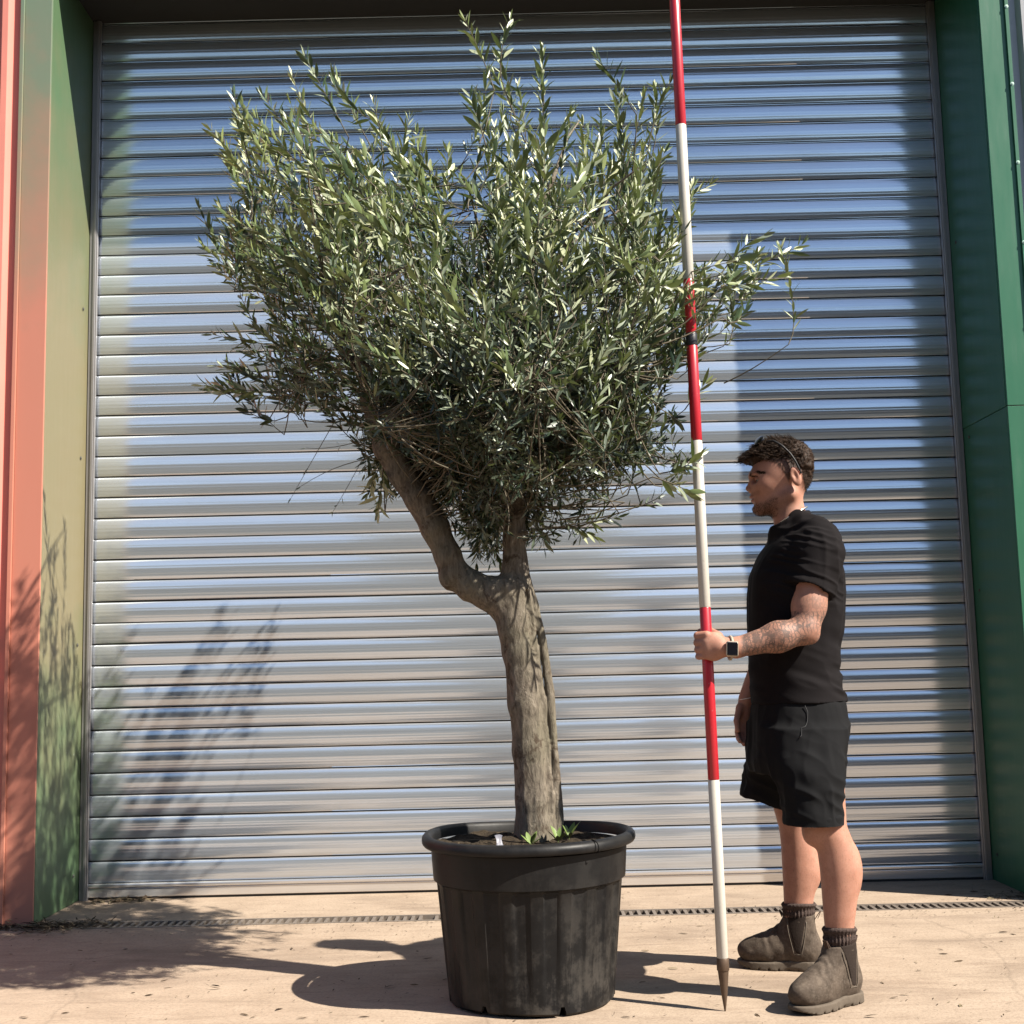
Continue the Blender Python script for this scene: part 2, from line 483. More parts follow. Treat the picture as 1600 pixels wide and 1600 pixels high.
# ------------------------------------------------------------------ roller shutter
PIT = .0965; ZB = .0735
sh = tag(empty('roller_shutter', (0.05, YS, 0)), 'closed silver roller shutter door of curved horizontal metal slats', 'shutter')
SX0, SX1 = XL+.022, XR-.022
def slat_mesh(k):
    n = 27; T = math.radians(13.0)
    u = np.linspace(0, 1, n+1)
    ang = T*(1-2*u)
    zz = PIT-.0068-(PIT-.0078)*u
    R_ = (PIT/2)/math.sin(T)
    yy = -(R_*np.cos(ang)-R_*math.cos(T))              # bulges towards the camera
    for c_, w_, h_ in ((.36, .030, .00030), (.55, .030, .00045), (.75, .030, .00035)):
        yy += h_*np.exp(-((u-c_)/w_)**2)
    yy += .0022*np.clip((.08-u)/.08, 0, 1)**2
    prof = [(.010, zz[0]+.0022), (.002, zz[0]+.0022)] + list(zip(yy, zz)) + [(.003, zz[-1]-.0004), (.010, zz[-1]-.0004)]
    prof = np.array(prof)
    back = prof[::-1].copy(); back[:, 0] = np.maximum(back[:, 0]+.003, .004); back = back[1:-1]
    loop = np.concatenate([prof, np.stack([np.full(2, .013), [prof[-1, 1], prof[0, 1]]], 1)])
    xs = [SX0, SX0+.012, SX0+.030, SX0+.034]+list(np.linspace(SX0+.2, SX1-.2, 9))+[SX1-.034, SX1-.030, SX1-.012, SX1]
    sc = [.75, .82, .92, 1.0]+[1.0]*9+[1.0, .92, .82, .75]
    V = []
    for j, (x_, s_) in enumerate(zip(xs, sc)):
        dd = rng.normal(0, .0009) if 3 < j < 13 else 0
        for (y_, z_) in loop:
            V.append((x_, y_*s_+(dd if y_ < 0 else 0) if y_ < 0 else y_, z_))
    m_ = len(loop); F = []
    for j in range(len(xs)-1):
        for i in range(m_):
            i2 = (i+1) % m_
            F.append((j*m_+i, j*m_+i2, (j+1)*m_+i2, (j+1)*m_+i))
    F.append(tuple(range(m_))[::-1]); F.append(tuple(range((len(xs)-1)*m_, len(xs)*m_)))
    return make_mesh('slat', V, F, True, M_SLAT, 18)
SLATS = [slat_mesh(k) for k in range(4)]
k = 0; z = ZB
while z < ZL+.12:
    o = link('slat', SLATS[int(rng.integers(4))], sh, (0, YS+rng.normal(0, .0006), z))
    o.rotation_euler = (math.radians(1.5)+rng.normal(0, math.radians(.75)), rng.normal(0, .00025), 0)
    z += PIT; k += 1
mb = MB(); mb.box(SX0, SX1, YS-.012, YS+.012, .010, ZB-.022); 
bb = link('bottom_bar', mb.mesh('bottom_bar', M_BAR), sh)
b_ = bb.modifiers.new('b', 'BEVEL'); b_.width = .003; b_.segments = 2
mb = MB(); mb.box(SX0, SX1, YS-.019, YS+.010, ZB-.0218, ZB-.002)
bt = link('bar_lip', mb.mesh('bar_lip', M_BAR), sh); b_ = bt.modifiers.new('b', 'BEVEL'); b_.width = .006; b_.segments = 3
mb = MB(); mb.box(SX0, SX1, YS-.006, YS+.006, .0005, .0095); link('rubber_seal', mb.mesh('rubber_seal', plain('black_rubber', (.015, .015, .015), .8)), sh)
for (xa, xb, sg) in ((XL+.0035, XL+.040, 1), (XR-.040, XR-.0035, -1)):
    mb = MB(); lip = xb if sg > 0 else xa
    mb.box(xa, xb, YS-.030, YS-.026, 0, ZL-.003)                         # front face of the channel
    mb.box(lip-.004 if sg > 0 else lip, lip if sg > 0 else lip+.004, YS-.0258, YS-.014, 0, ZL-.003)   # return lip
    mb.box(xa if sg > 0 else xb-.004, xa+.004 if sg > 0 else xb, YS-.0258, YS+.04, 0, ZL-.003)
    cx_ = (xa+xb)/2+.006*sg
    mb.box(cx_-.006, cx_+.006, YS-.036, YS-.0302, 0, ZL-.003)            # raised rib
    r_ = link('guide_rail', mb.mesh('guide_rail', M_RAIL), sh); b_ = r_.modifiers.new('b', 'BEVEL'); b_.width = .0012; b_.segments = 1
mb = MB(); mb.box(XL-.035, XR+.035, YS+.045, YS+.075, 0.001, ZL+.1); link('back_sheet', mb.mesh('back_sheet', M_DARK), sh)

# ------------------------------------------------------------------ distance fields -> meshes (for organic shapes)
def rot_axis(fx, fz):
    """3x3 with columns x,y,z from a forward and an up hint"""
    x = np.asarray(fx, float); x /= np.linalg.norm(x)
    z = np.asarray(fz, float); z = z-x*np.dot(x, z); z /= np.linalg.norm(z)
    return np.stack([x, np.cross(z, x), z], 1)

def cone(a, b, ra, rb): 
    a = np.asarray(a, float); b = np.asarray(b, float); ba = b-a; L2 = max(np.dot(ba, ba), 1e-9)
    def f(p):
        t = np.clip((p-a)@ba/L2, 0, 1)
        return np.linalg.norm(p-(a+t[:, None]*ba), axis=1)-(ra+t*(rb-ra))
    return f
def ell(c, r, R=None):
    c = np.asarray(c, float); r = np.asarray(r, float)
    def f(p):
        q = p-c
        if R is not None: q = q@R
        k0 = np.linalg.norm(q/r, axis=1); k1 = np.linalg.norm(q/(r*r), axis=1)+1e-9
        return k0*(k0-1)/k1
    return f
def rbox(c, h, R=None, rd=.005):
    c = np.asarray(c, float); h = np.asarray(h, float)-rd
    def f(p):
        q = p-c
        if R is not None: q = q@R
        q = np.abs(q)-h
        return np.linalg.norm(np.maximum(q, 0), axis=1)+np.minimum(q.max(1), 0)-rd
    return f
def stack(z, cx, cy, a, b, n=2.0, cap=True):
    o = np.argsort(z); z = np.asarray(z, float)[o]; A = [np.asarray(v, float)[o] for v in (cx, cy, a, b)]
    zz = np.linspace(z[0], z[-1], 400)
    def sm(v):
        w = np.interp(zz, z, v); k = np.hanning(31); k /= k.sum()
        return np.convolve(np.pad(w, 15, mode='edge'), k, 'valid')
    S = [sm(v) for v in A]
    def f(p):
        C = [np.interp(p[:, 2], zz, v) for v in S]
        u = np.abs(p[:, 0]-C[0])/C[2]; v = np.abs(p[:, 1]-C[1])/C[3]
        k = (u**n+v**n)**(1/n)
        d = (k-1)*np.minimum(C[2], C[3])
        if cap: d = np.maximum(d, np.maximum(z[0]-p[:, 2], p[:, 2]-z[-1]))
        return d
    return f
def torus(c, R, rx, ry, r):
    c = np.asarray(c, float)
    def f(p):
        q = (p-c)@R
        k = np.hypot(q[:, 0]/rx, q[:, 1]/ry)
        return np.hypot((k-1)*min(rx, ry), q[:, 2])-r
    return f
def half(c, n):
    c = np.asarray(c, float); n = np.asarray(n, float); n = n/np.linalg.norm(n)
    return lambda p: (p-c)@n
def smin(a, b, k): 
    if k <= 0: return np.minimum(a, b)
    h = np.maximum(k-np.abs(a-b), 0)/k
    return np.minimum(a, b)-h*h*k*.25
def field(ops):
    def f(p):
        d = None
        for op, g_, k in ops:
            e = g_(p)
            if d is None: d = e
            elif op == 'u': d = smin(d, e, k)
            elif op == 's': d = -smin(-d, e, k)
            elif op == 'i': d = -smin(-d, -e, k)
        return d
    return f

def isomesh(f, lo, hi, res, relax=1):
    """surface-nets mesh of f = 0, evaluated only in blocks near the surface"""
    lo = np.asarray(lo, float); hi = np.asarray(hi, float); B = 8
    nb = np.ceil((hi-lo)/res/B).astype(int)
    bc = np.stack(np.meshgrid(*[np.arange(n) for n in nb], indexing='ij'), -1).reshape(-1, 3)
    cen = lo+(bc*B+B/2)*res
    d = np.concatenate([f(c) for c in np.array_split(cen, max(1, len(cen)//200000))])
    near = np.abs(d) < res*B*1.4
    G = np.ones(nb*B, np.float32)
    G = np.repeat(np.repeat(np.repeat(np.where(d < 0, -1, 1).astype(np.float32).reshape(nb), B, 0), B, 1), B, 2)
    off = np.stack(np.meshgrid(*[np.arange(B)]*3, indexing='ij'), -1).reshape(-1, 3)
    idx = (bc[near][:, None, :]*B+off[None]).reshape(-1, 3)
    for part in np.array_split(idx, max(1, len(idx)//300000)):
        G[part[:, 0], part[:, 1], part[:, 2]] = f(lo+part*res)
    S = G < 0
    nx_, ny_, nz_ = G.shape
    cnt = np.zeros((nx_-1, ny_-1, nz_-1), np.int8)
    for dx in (0, 1):
        for dy in (0, 1):
            for dz in (0, 1):
                cnt += S[dx:nx_-1+dx, dy:ny_-1+dy, dz:nz_-1+dz]
    act = (cnt > 0) & (cnt < 8)
    ci = np.argwhere(act)
    vid = -np.ones(act.shape, np.int64); vid[act] = np.arange(len(ci))
    acc = np.zeros((len(ci), 3)); w = np.zeros(len(ci))
    cor = [(a, b, c) for a in (0, 1) for b in (0, 1) for c in (0, 1)]
    for a in cor:
        for ax in range(3):
            if a[ax]: continue
            b = list(a); b[ax] = 1
            va = G[ci[:, 0]+a[0], ci[:, 1]+a[1], ci[:, 2]+a[2]]; vb = G[ci[:, 0]+b[0], ci[:, 1]+b[1], ci[:, 2]+b[2]]
            m = (va < 0) != (vb < 0)
            t = np.where(m, va/(va-vb+1e-12), 0)
            p = np.array(a, float)[None]+np.zeros((len(ci), 3)); p[:, ax] += t
            acc[m] += p[m]; w[m] += 1
    V = lo+(ci+acc/w[:, None])*res
    Q = []
    for ax in range(3):
        sl0 = [slice(None)]*3; sl1 = [slice(None)]*3
        sl0[ax] = slice(0, -1); sl1[ax] = slice(1, None)
        A_ = S[tuple(sl0)]; B_ = S[tuple(sl1)]
        e = np.argwhere(A_ != B_)
        u, v = [i for i in range(3) if i != ax]
        ok = (e[:, u] > 0) & (e[:, v] > 0) & (e[:, u] < G.shape[u]-1) & (e[:, v] < G.shape[v]-1)
        e = e[ok]
        sgn = A_[e[:, 0], e[:, 1], e[:, 2]]
        def c_(du, dv):
            k = e.copy(); k[:, u] += du; k[:, v] += dv
            return vid[k[:, 0], k[:, 1], k[:, 2]]
        q = np.stack([c_(-1, -1), c_(0, -1), c_(0, 0), c_(-1, 0)], 1)
        flip = sgn if ax != 1 else ~sgn
        q[~flip] = q[~flip][:, ::-1]
        Q.append(q)
    Q = np.concatenate(Q); Q = Q[(Q >= 0).all(1)]
    for _ in range(relax):
        s_ = np.zeros_like(V); n_ = np.zeros(len(V))
        for a, b in ((0, 1), (1, 2), (2, 3), (3, 0)):
            np.add.at(s_, Q[:, a], V[Q[:, b]]); np.add.at(s_, Q[:, b], V[Q[:, a]])
            np.add.at(n_, Q[:, a], 1); np.add.at(n_, Q[:, b], 1)
        V = V*.5+.5*s_/np.maximum(n_, 1)[:, None]
    return V, Q

def vnormals(V, Q):
    n = np.cross(V[Q[:, 2]]-V[Q[:, 0]], V[Q[:, 3]]-V[Q[:, 1]])
    N_ = np.zeros_like(V)
    for i in range(4): np.add.at(N_, Q[:, i], n)
    return N_/(np.linalg.norm(N_, axis=1)[:, None]+1e-12)

# ------------------------------------------------------------------ the pot
PX, PY = 0.022, 3.985
pot = tag(empty('plant_pot', (PX, PY, 0)), 'large dusty black plastic pot holding the olive tree', 'pot')
def pot_body():
    n = 288
    prof = [(.0001, .030), (.215, .030), (.235, .012), (.246, .006), (.252, .012), (.2555, .05), (.262, .12), (.270, .20), (.278, .28),
            (.2835, .333), (.2865, .339), (.2935, .343), (.2945, .352), (.298, .40), (.300, .432), (.296, .436), (.292, .436), (.284, .36), (.280, .33), (.0001, .33)]
    def rmod(i, r, z, a):
        rr = np.full(len(a), r)
        if .03 < z < .334 and i < 10:
            ph = (a*20/(2*math.pi)+.3) % 1.0
            rec = 1/(1+np.exp(-(np.abs(ph-.5)-.25)*60))
            k = min(1, (z-.03)/.06)*1.0
            rr = rr-.0065*rec*k
        wob = .0022*np.sin(2*a+.6)+.0012*np.sin(5*a+1.1)*(z/.4)
        return rr+wob*(z > .06)
    V, F = lathe(prof, n, rmod)
    # drainage notches cut up into the foot
    ang = np.arctan2(V[:, 1], V[:, 0])
    for a0 in (-1.22, -2.16, -.2, .9, 2.4, -2.9):
        m = (np.abs((ang-a0+math.pi) % (2*math.pi)-math.pi) < .033) & (V[:, 2] < .03) & (np.hypot(V[:, 0], V[:, 1]) > .2)
        V[m, 2] = .028; 
    V[:, 2] += .004*np.clip((.1-V[:, 2])/.1, 0, 1)*np.sin(3*ang+1.0)*(V[:, 2] < .02)+.0
    V[:, 2] *= 1.04; V[:, :2] *= .985
    return make_mesh('body', V+np.array([PX, PY, 0]), F, True, M_POT, 30)
link('body', pot_body(), pot)
def rim():
    n = 160
    prof = [(.297, .4400), (.303, .441), (.316, .4385), (.3235, .4390), (.3265, .443), (.3280, .450), (.3265, .459), (.320, .4665), (.309, .470), (.302, .467), (.297, .458), (.2945, .4365), (.297, .4365)]
    def rmod(i, r, z, a): return r+.0030*np.sin(2*a+.6)+.0012*np.sin(5*a+1.1)
    V, F = lathe(prof, n, rmod)
    V[:, :2] *= .985; ang = np.arctan2(V[:, 1], V[:, 0]); V[:, 2] = V[:, 2]*1.04+.0035*np.sin(2*ang+2)+.002*np.sin(3*ang)
    return make_mesh('rim', V+np.array([PX, PY, 0]), F, True, M_POT, 60)
link('rim', rim(), pot)
def soil():
    r = np.linspace(0.0001, .2895, 30); n = 96; a = np.arange(n)*2*math.pi/n
    V = np.concatenate([np.stack([rr*np.cos(a), rr*np.sin(a), np.full(n, .455)], 1) for rr in r])
    V[:, 2] += .010*vnoise(V, 22)+.006*vnoise(V, 70)+.02*np.exp(-(np.hypot(V[:, 0], V[:, 1])/.12)**2)
    F = [(i*n+j, i*n+(j+1) % n, (i+1)*n+(j+1) % n, (i+1)*n+j) for i in range(29) for j in range(n)]
    m = Mat('compost'); v = m.coord(kind='World'); nn = m.noise(v, 60, 8, .75)
    m.set(color=m.ramp(nn, [(.35, (.012, .009, .006)), (.6, (.04, .03, .02)), (.78, (.12, .092, .06))]), rough=.95, spec=.15, normal=m.bump(nn, .8, .01))
    return make_mesh('soil', V+np.array([PX, PY, 0]), F, False, m.m)
link('soil', soil(), pot)

# ------------------------------------------------------------------ the olive tree
TY = 4.0
tree = tag(empty('olive_tree', (PX+.02, TY, .41)), 'olive tree with forked trunk and silvery green crown in the pot', 'tree')
P = lambda a, b, Y=TY: at(a, b, Y)
def trunk_field():
    s = TY/FPX
    main = [(837, 1325, 39), (836, 1250, 33), (830, 1170, 32), (824, 1100, 32), (814, 1020, 31), (806, 970, 33), (799, 925, 36)]
    left = [(788, 945, 30), (765, 928, 29), (735, 915, 27), (712, 897, 24), (700, 870, 24), (680, 825, 24), (655, 780, 24), (628, 740, 24), (605, 700, 23), (590, 655, 20), (575, 610, 17)]
    rite = [(803, 925, 29), (803, 890, 20), (804, 840, 18), (804, 780, 17), (806, 720, 17), (803, 660, 16), (798, 600, 14)]
    ridge = [(874, 1325, 10), (870, 1240, 8), (865, 1150, 8), (859, 1080, 7.5), (848, 1000, 7.5), (837, 950, 8), (821, 900, 8), (816, 860, 7)]
    groove = [(861, 1270, 4), (858, 1200, 6), (853, 1130, 6), (847, 1060, 6), (838, 1005, 6), (829, 960, 5), (821, 925, 3)]
    ops = []
    for k, ch in enumerate((main, left, rite, ridge)):
        for i in range(len(ch)-1):
            a, b = ch[i], ch[i+1]
            dy = 0 if k < 3 else -.004
            ya = TY+dy+(0 if k != 1 else -.03*i/10); yb = TY+dy+(0 if k != 1 else -.03*(i+1)/10)
            ops.append(('u', cone(at(a[0], a[1], ya), at(b[0], b[1], yb), a[2]*s*.89, b[2]*s*.89), .016 if k < 3 else .003))
    for a, b in zip(groove[:-1], groove[1:]): ops.append(('s', cone(at(a[0], a[1], TY-.038), at(b[0], b[1], TY-.038), a[2]*s*1.5, b[2]*s*1.5), .003))
    for (a, b, r, dy) in ((702, 903, 17, -.008), (802, 985, 20, -.012)):
        ops.append(('u', ell(at(a, b, TY+dy), np.array([r, r*1.0, r*1.1])*s), .02))
    return field(ops)
V, Q = isomesh(trunk_field(), (-.62, 3.78, .40), (.28, 4.22, 1.95), .0042, 1)
N_ = vnormals(V, Q)
ang = np.arctan2(V[:, 1]-TY, V[:, 0]-np.interp(V[:, 2], [.4, .8, 1.2], [.05, .04, .0]))
V = V+N_*(.0022*vnoise(V*np.array([1, 1, .35]), 32)+.0016*vnoise(V*np.array([1, 1, .25]), 80)+.0018*vnoise(V, 9))[:, None]
link('trunk', make_mesh('trunk', V, Q, True, M_BARK), tree)

# ---- crown: shoots with opposite leaves filling the outline's volume
OUT = np.array([(770,885),(725,850),(700,800),(655,790),(590,795),(560,745),(548,700),(530,640),(470,640),(420,625),(330,604),(350,572),(390,560),(345,530),(395,490),
 (355,440),(325,395),(316,335),(345,305),(335,215),(368,165),(412,155),(452,108),(478,98),(528,125),(585,172),(640,198),(690,236),(722,220),(738,160),(765,140),(745,85),(732,45),
 (790,50),(792,110),(845,95),(872,122),(940,98),(975,128),(1040,138),(1040,190),(1068,240),(1100,292),(1068,340),(1060,392),(1130,402),(1185,378),(1238,392),(1225,418),(1160,448),
 (1125,496),(1078,520),(1060,565),(1096,602),(1058,640),(1055,700),(1090,715),(1072,765),(1000,752),(965,762),(925,795),(955,812),(895,846),(830,845)], float)
def poly_in(p):
    x, y = p[:, 0], p[:, 1]; ins = np.zeros(len(p), bool); n = len(OUT); j = n-1
    for i in range(n):
        xi, yi = OUT[i]; xj, yj = OUT[j]
        c = ((yi > y) != (yj > y)) & (x < (xj-xi)*(y-yi)/(yj-yi+1e-9)+xi)
        ins ^= c; j = i
    return ins
def poly_dist(p):
    d = np.full(len(p), 1e9); n = len(OUT)
    for i in range(n):
        a, b = OUT[i], OUT[(i+1) % n]; ab = b-a
        t = np.clip(((p-a)@ab)/(ab@ab), 0, 1); d = np.minimum(d, np.linalg.norm(p-(a+t[:, None]*ab), axis=1))
    return d
cand = np.stack([rng.uniform(305, 1255, 26000), rng.uniform(30, 895, 26000)], 1)
cand = cand[poly_in(cand)]; cd = poly_dist(cand)
dens = np.clip(.17+.83*((cand[:, 1]-190)/330), .14, 1.0)
dens *= np.where((cand[:, 0] > 950) & (cand[:, 1] > 560), .60, 1.0)            # thinner lower right
dens *= np.where((np.abs(cand[:, 0]-700) < 40) & (cand[:, 1] < 330), .55, 1.0)   # the dip between the two heads
dens *= np.where((cand[:, 1] > 760), .8, 1.0)
dens *= np.clip(.45+cd/110, .45, 1.0)
dens *= np.where((cand[:, 0] < 570) & (cand[:, 1] > 420), .62, 1.0)
keep = rng.random(len(cand)) < dens
cand = cand[keep][:1480]; cd = cd[keep][:1480]
RT = 360.0
th = np.sqrt(np.clip(cd, 2, RT)*(2*RT-np.clip(cd, 2, RT)))*TY/FPX*1.0
uu = rng.uniform(-1, 1, len(cand)); uu = np.sign(uu)*np.abs(uu)**.72
ydep = TY+.03+th*uu*np.where(uu > 0, np.where(cand[:, 1] < 500, 1.75, 1.3), 1.0)
# the limbs stay bare below the crown, so no shoots in front of them
bare = (cand[:, 1] > 690) & (cand[:, 0] < 700) & (ydep < TY+.02)
ydep[bare] = TY+.06+np.abs(rng.normal(0, .1, bare.sum()))
bare = (cand[:, 1] > 800) & (cand[:, 0] > 770) & (cand[:, 0] < 835)
ydep[bare] = TY+.09+np.abs(rng.normal(0, .06, bare.sum()))
xc = np.stack([rng.uniform(570, 1010, 420), rng.uniform(520, 770, 420)], 1); xc = xc[poly_in(xc) & (poly_dist(xc) > 25)]
xv = np.stack([rng.uniform(672, 835, 230), rng.uniform(690, 872, 230)], 1); xv = xv[poly_in(xv)]
xc = np.concatenate([xc, xv])
cand = np.concatenate([cand, xc]); ydep = np.concatenate([ydep, TY+.05+rng.normal(0, .22, len(xc))]); cd = np.concatenate([cd, poly_dist(xc)])
bare = (cand[:, 1] > 690) & (cand[:, 0] < 700) & (ydep < TY+.02)
ydep[bare] = TY+.06+np.abs(rng.normal(0, .1, bare.sum()))
tips = np.array([at(a, b, y) for (a, b), y in zip(cand, ydep)])

limbL = at(575, 610, TY-.03); limbR = at(798, 600, TY)
midL = at(605, 700, TY-.02); midR = at(806, 720, TY)
core = at(690, 640, TY)
# main branches by farthest-point choice
pool = tips[(cd > 45)]
ch = [int(np.argmin(pool[:, 2]))]; dmin = np.linalg.norm(pool-pool[ch[0]], axis=1)
for _ in range(33):
    k = int(np.argmax(dmin)); ch.append(k); dmin = np.minimum(dmin, np.linalg.norm(pool-pool[k], axis=1))
nodes = []
for k in ch[1:]:
    e = pool[k]
    lft = np.linalg.norm(e-limbL) < np.linalg.norm(e-limbR)
    if e[2] < 1.85: st, dr = (midL, np.array([-.3, 0, .9])) if lft else (midR, np.array([.05, 0, 1.]))
    else: st, dr = (limbL, np.array([-.35, 0, .9])) if lft else (limbR, np.array([0.05, 0, 1.]))
    L = np.linalg.norm(e-st)
    pts = bezier(st-dr*.05, st+dr*L*.45+rng.normal(0, .05, 3), e, 11)
    pts[1:-1] += rng.normal(0, .008, (9, 3))
    r0 = .006+.0085*L
    me_b = MB(); me_b.tube(pts, np.linspace(r0, .0028, 11), 7)
    link('branch', me_b.mesh('branch', M_BARK, True), tree)
    tn = np.linspace(0, 10, 34); nodes.append(np.stack([np.interp(tn, np.arange(11), pts[:, i]) for i in range(3)], 1)[4:])
for chain in ([(575, 610), (605, 700), (628, 740), (655, 780), (680, 825), (700, 870)], [(798, 600), (806, 720), (804, 780), (804, 840), (803, 885)]):
    tn = np.linspace(0, len(chain)-1, 40); c_ = np.array(chain, float)
    nodes.append(np.array([at(np.interp(t_, np.arange(len(c_)), c_[:, 0]), np.interp(t_, np.arange(len(c_)), c_[:, 1]), TY) for t_ in tn]))
nodes = np.concatenate(nodes)

# picture-plane sprigs that stand out of the outline: tip, base (both picture positions), depth offset
SPR = [((727,33),(772,140),-.05),((797,33),(782,120),.0),((476,88),(545,215),-.1),((521,116),(580,230),.05),((366,152),(392,260),0),((331,205),(395,300),-.1),
 ((313,328),(365,430),-.05),((318,385),(385,440),.1),((333,523),(430,540),0),((318,603),(455,618),-.12),((340,572),(450,600),.1),((847,82),(850,170),0),((932,88),(995,180),-.08),
 ((1046,130),(1015,220),.05),((1108,290),(1050,340),0),((1192,368),(1125,430),-.2),((1252,383),(1160,425),.05),((1222,430),(1120,450),-.1),((1180,402),(1080,425),-.25),((1098,450),(1010,445),-.3),((1102,600),(1070,640),-.1),((1092,712),(1030,740),-.25),
 ((1085,772),(1020,745),-.3),((965,808),(890,820),-.1),((930,838),(860,815),.0),((735,152),(760,230),-.2),((640,185),(620,290),-.15),((585,165),(600,260),-.1),((410,150),(470,240),0),((330,610),(440,622),-.1),
 ((540,430),(600,520),-.5),((620,455),(690,560),-.55),((690,440),(760,540),-.6),((560,535),(660,600),-.5),((790,565),(820,640),-.6),((830,470),(880,560),-.55),((500,470),(560,560),-.4),((455,405),(520,500),-.3),((945,370),(1000,450),-.45),
 ((850,410),(900,500),-.6),((720,500),(800,560),-.6),((900,250),(930,360),-.4),((590,800),(600,715),-.05),((575,770),(610,690),.05),((850,855),(835,770),.08),((745,880),(760,800),.06),((780,880),(770,790),.12),((760,860),(740,760),.03)]
WISP = [((455,778),(525,655),.05,.10),((470,760),(560,720),.02,.3),((478,700),(560,690),.0,.3),((520,800),(565,720),.0,.3)]

leafP = []; leafD = []; leafN = []; leafL = []; leafT = []
tw = MB()
def grow(base, tip, bend, step=.019, L0=.046, lower=0.0, twr=.0019, sparse=1.0, tone=.45):
    base = np.asarray(base, float); tip = np.asarray(tip, float)
    ln = np.linalg.norm(tip-base); m = 6
    pts = bezier(base, (base+tip)/2+bend, tip, m)
    tw.tube(pts, np.linspace(twr, .0007, m), 4, False)
    cs = np.concatenate([[0], np.cumsum(np.linalg.norm(np.diff(pts, axis=0), axis=1))])
    az = rng.uniform(0, 6.28); tone0 = rng.normal(tone, .17)
    sv = ln*.12+np.cumsum(step*rng.uniform(.8, 1.25, int(ln/step*1.3)+3)); sv = sv[sv < cs[-1]]
    I = lambda q_: np.stack([np.interp(q_, cs, pts[:, i]) for i in range(3)], 1)
    PP = I(sv); TT = I(np.minimum(sv+.01, cs[-1]))-I(np.maximum(sv-.01, 0)); TT /= np.linalg.norm(TT, axis=1)[:, None]+1e-9
    n_ = len(sv)
    if n_:
        A_ = np.cross(TT, [.3, .2, .93]); A_ /= np.linalg.norm(A_, axis=1)[:, None]+1e-9; B_ = np.cross(TT, A_)
        azs = az+np.cumsum(1.57+rng.normal(0, .15, n_)); tv = sv/cs[-1]
        for side in (0, math.pi):
            kp = rng.random(n_) < .93*sparse
            an = azs+side+rng.normal(0, .25, n_)
            rad = np.cos(an)[:, None]*A_+np.sin(an)[:, None]*B_
            sp = np.radians(rng.normal(0, 11, n_)+48-16*tv+lower*20)
            d = TT*np.cos(sp)[:, None]+rad*np.sin(sp)[:, None]+np.array([0, 0, .10-.25*lower]); d /= np.linalg.norm(d, axis=1)[:, None]
            n = TT-d*(TT*d).sum(1)[:, None]; n /= np.linalg.norm(n, axis=1)[:, None]+1e-9
            n = n+rng.normal(0, .35, (n_, 3)); n -= d*(n*d).sum(1)[:, None]; n /= np.linalg.norm(n, axis=1)[:, None]+1e-9
            L_ = L0*rng.uniform(.70, 1.30, n_)*(1-.35*np.maximum(0, tv-.8)/.2)*(.75+.25*np.minimum(1, tv*3))
            T_ = np.clip(tone0+rng.normal(0, .13, n_)+.12*tv, 0, 1)
            leafP.extend((PP+rad*.0015)[kp]); leafD.extend(d[kp]); leafN.extend(n[kp]); leafL.extend(L_[kp]); leafT.extend(T_[kp])
    # young pair at the very tip
    for side in (-1, 1):
        d = pts[-1]-pts[-2]; d /= np.linalg.norm(d); d = d+rng.normal(0, .22, 3); d /= np.linalg.norm(d)
        n = np.cross(d, rng.normal(0, 1, 3)); n /= np.linalg.norm(n)
        leafP.append(pts[-1]); leafD.append(d); leafN.append(n); leafL.append(L0*.7); leafT.append(np.clip(tone0+.2, 0, 1))
    return pts[0]
def join_twig(b):
    k = np.argmin(np.linalg.norm(nodes-b, axis=1)+.35*np.maximum(0, nodes[:, 2]-b[2])+rng.uniform(0, .06, len(nodes))); a = nodes[k]+rng.normal(0, .012, 3)
    L = np.linalg.norm(a-b)
    if L < .012: return
    if L > .24: a = b+(a-b)*.24/L; L = .24      # the rest of a long twig runs hidden inside the crown
    tw.tube(bezier(a, (a+b)/2+np.array([0, 0, -.12*L])+rng.normal(0, .06*L, 3), b, 5), np.linspace(.0027, .0017, 5), 4, False)

cen = at(690, 640, TY)
for i, tp in enumerate(tips):
    px_, py_ = cand[i]
    d = tp-cen; d[1] *= .9; d /= np.linalg.norm(d)+1e-9
    low = np.clip((py_-590)/160, 0, 1)
    g_ = d*(.75)+np.array([-.40 if px_ < 740 else -.12, 0, .52*(1-low)-.18*low])+rng.normal(0, .36+.25*low, 3)
    if py_ > 760: g_[2] -= .35
    g_ /= np.linalg.norm(g_)
    top_ = np.clip((430-py_)/150, 0, 1)
    ln = rng.uniform(.15, .30)*(1-.35*low)*(1+.35*top_)
    base = tp-g_*ln
    grow(base, tp, rng.normal(0, .030, 3)+np.array([.02, 0, -.045*(1-low)]), .0185, .048-.010*low+.008*top_, low*.6, tone=.50+.14*top_+(.08 if px_ < 620 else 0)-.44*np.clip((py_-470)/150, 0, 1))  # shade of the lower crown painted into leaf tone, upper leaves lighter
    join_twig(base)
for (t_, b_, dy) in SPR:
    tp = at(*t_, TY+dy); base = at(*b_, TY+dy+.03)
    grow(base, tp, rng.normal(0, .012, 3), .0165, .058, 0, .0024, tone=.66); join_twig(base)
for (t_, b_, dy, sp_) in WISP:
    tp = at(*t_, TY+dy); base = at(*b_, TY+dy+.03)
    grow(base, tp, rng.normal(0, .012, 3), .035, .030, .5, .0014, sp_); join_twig(base)
link('twigs', tw.mesh('twigs', M_TWIG, True), tree)['kind'] = 'stuff'

leafP = np.array(leafP); leafD = np.array(leafD); leafN = np.array(leafN); leafL = np.array(leafL); leafT = np.array(leafT)
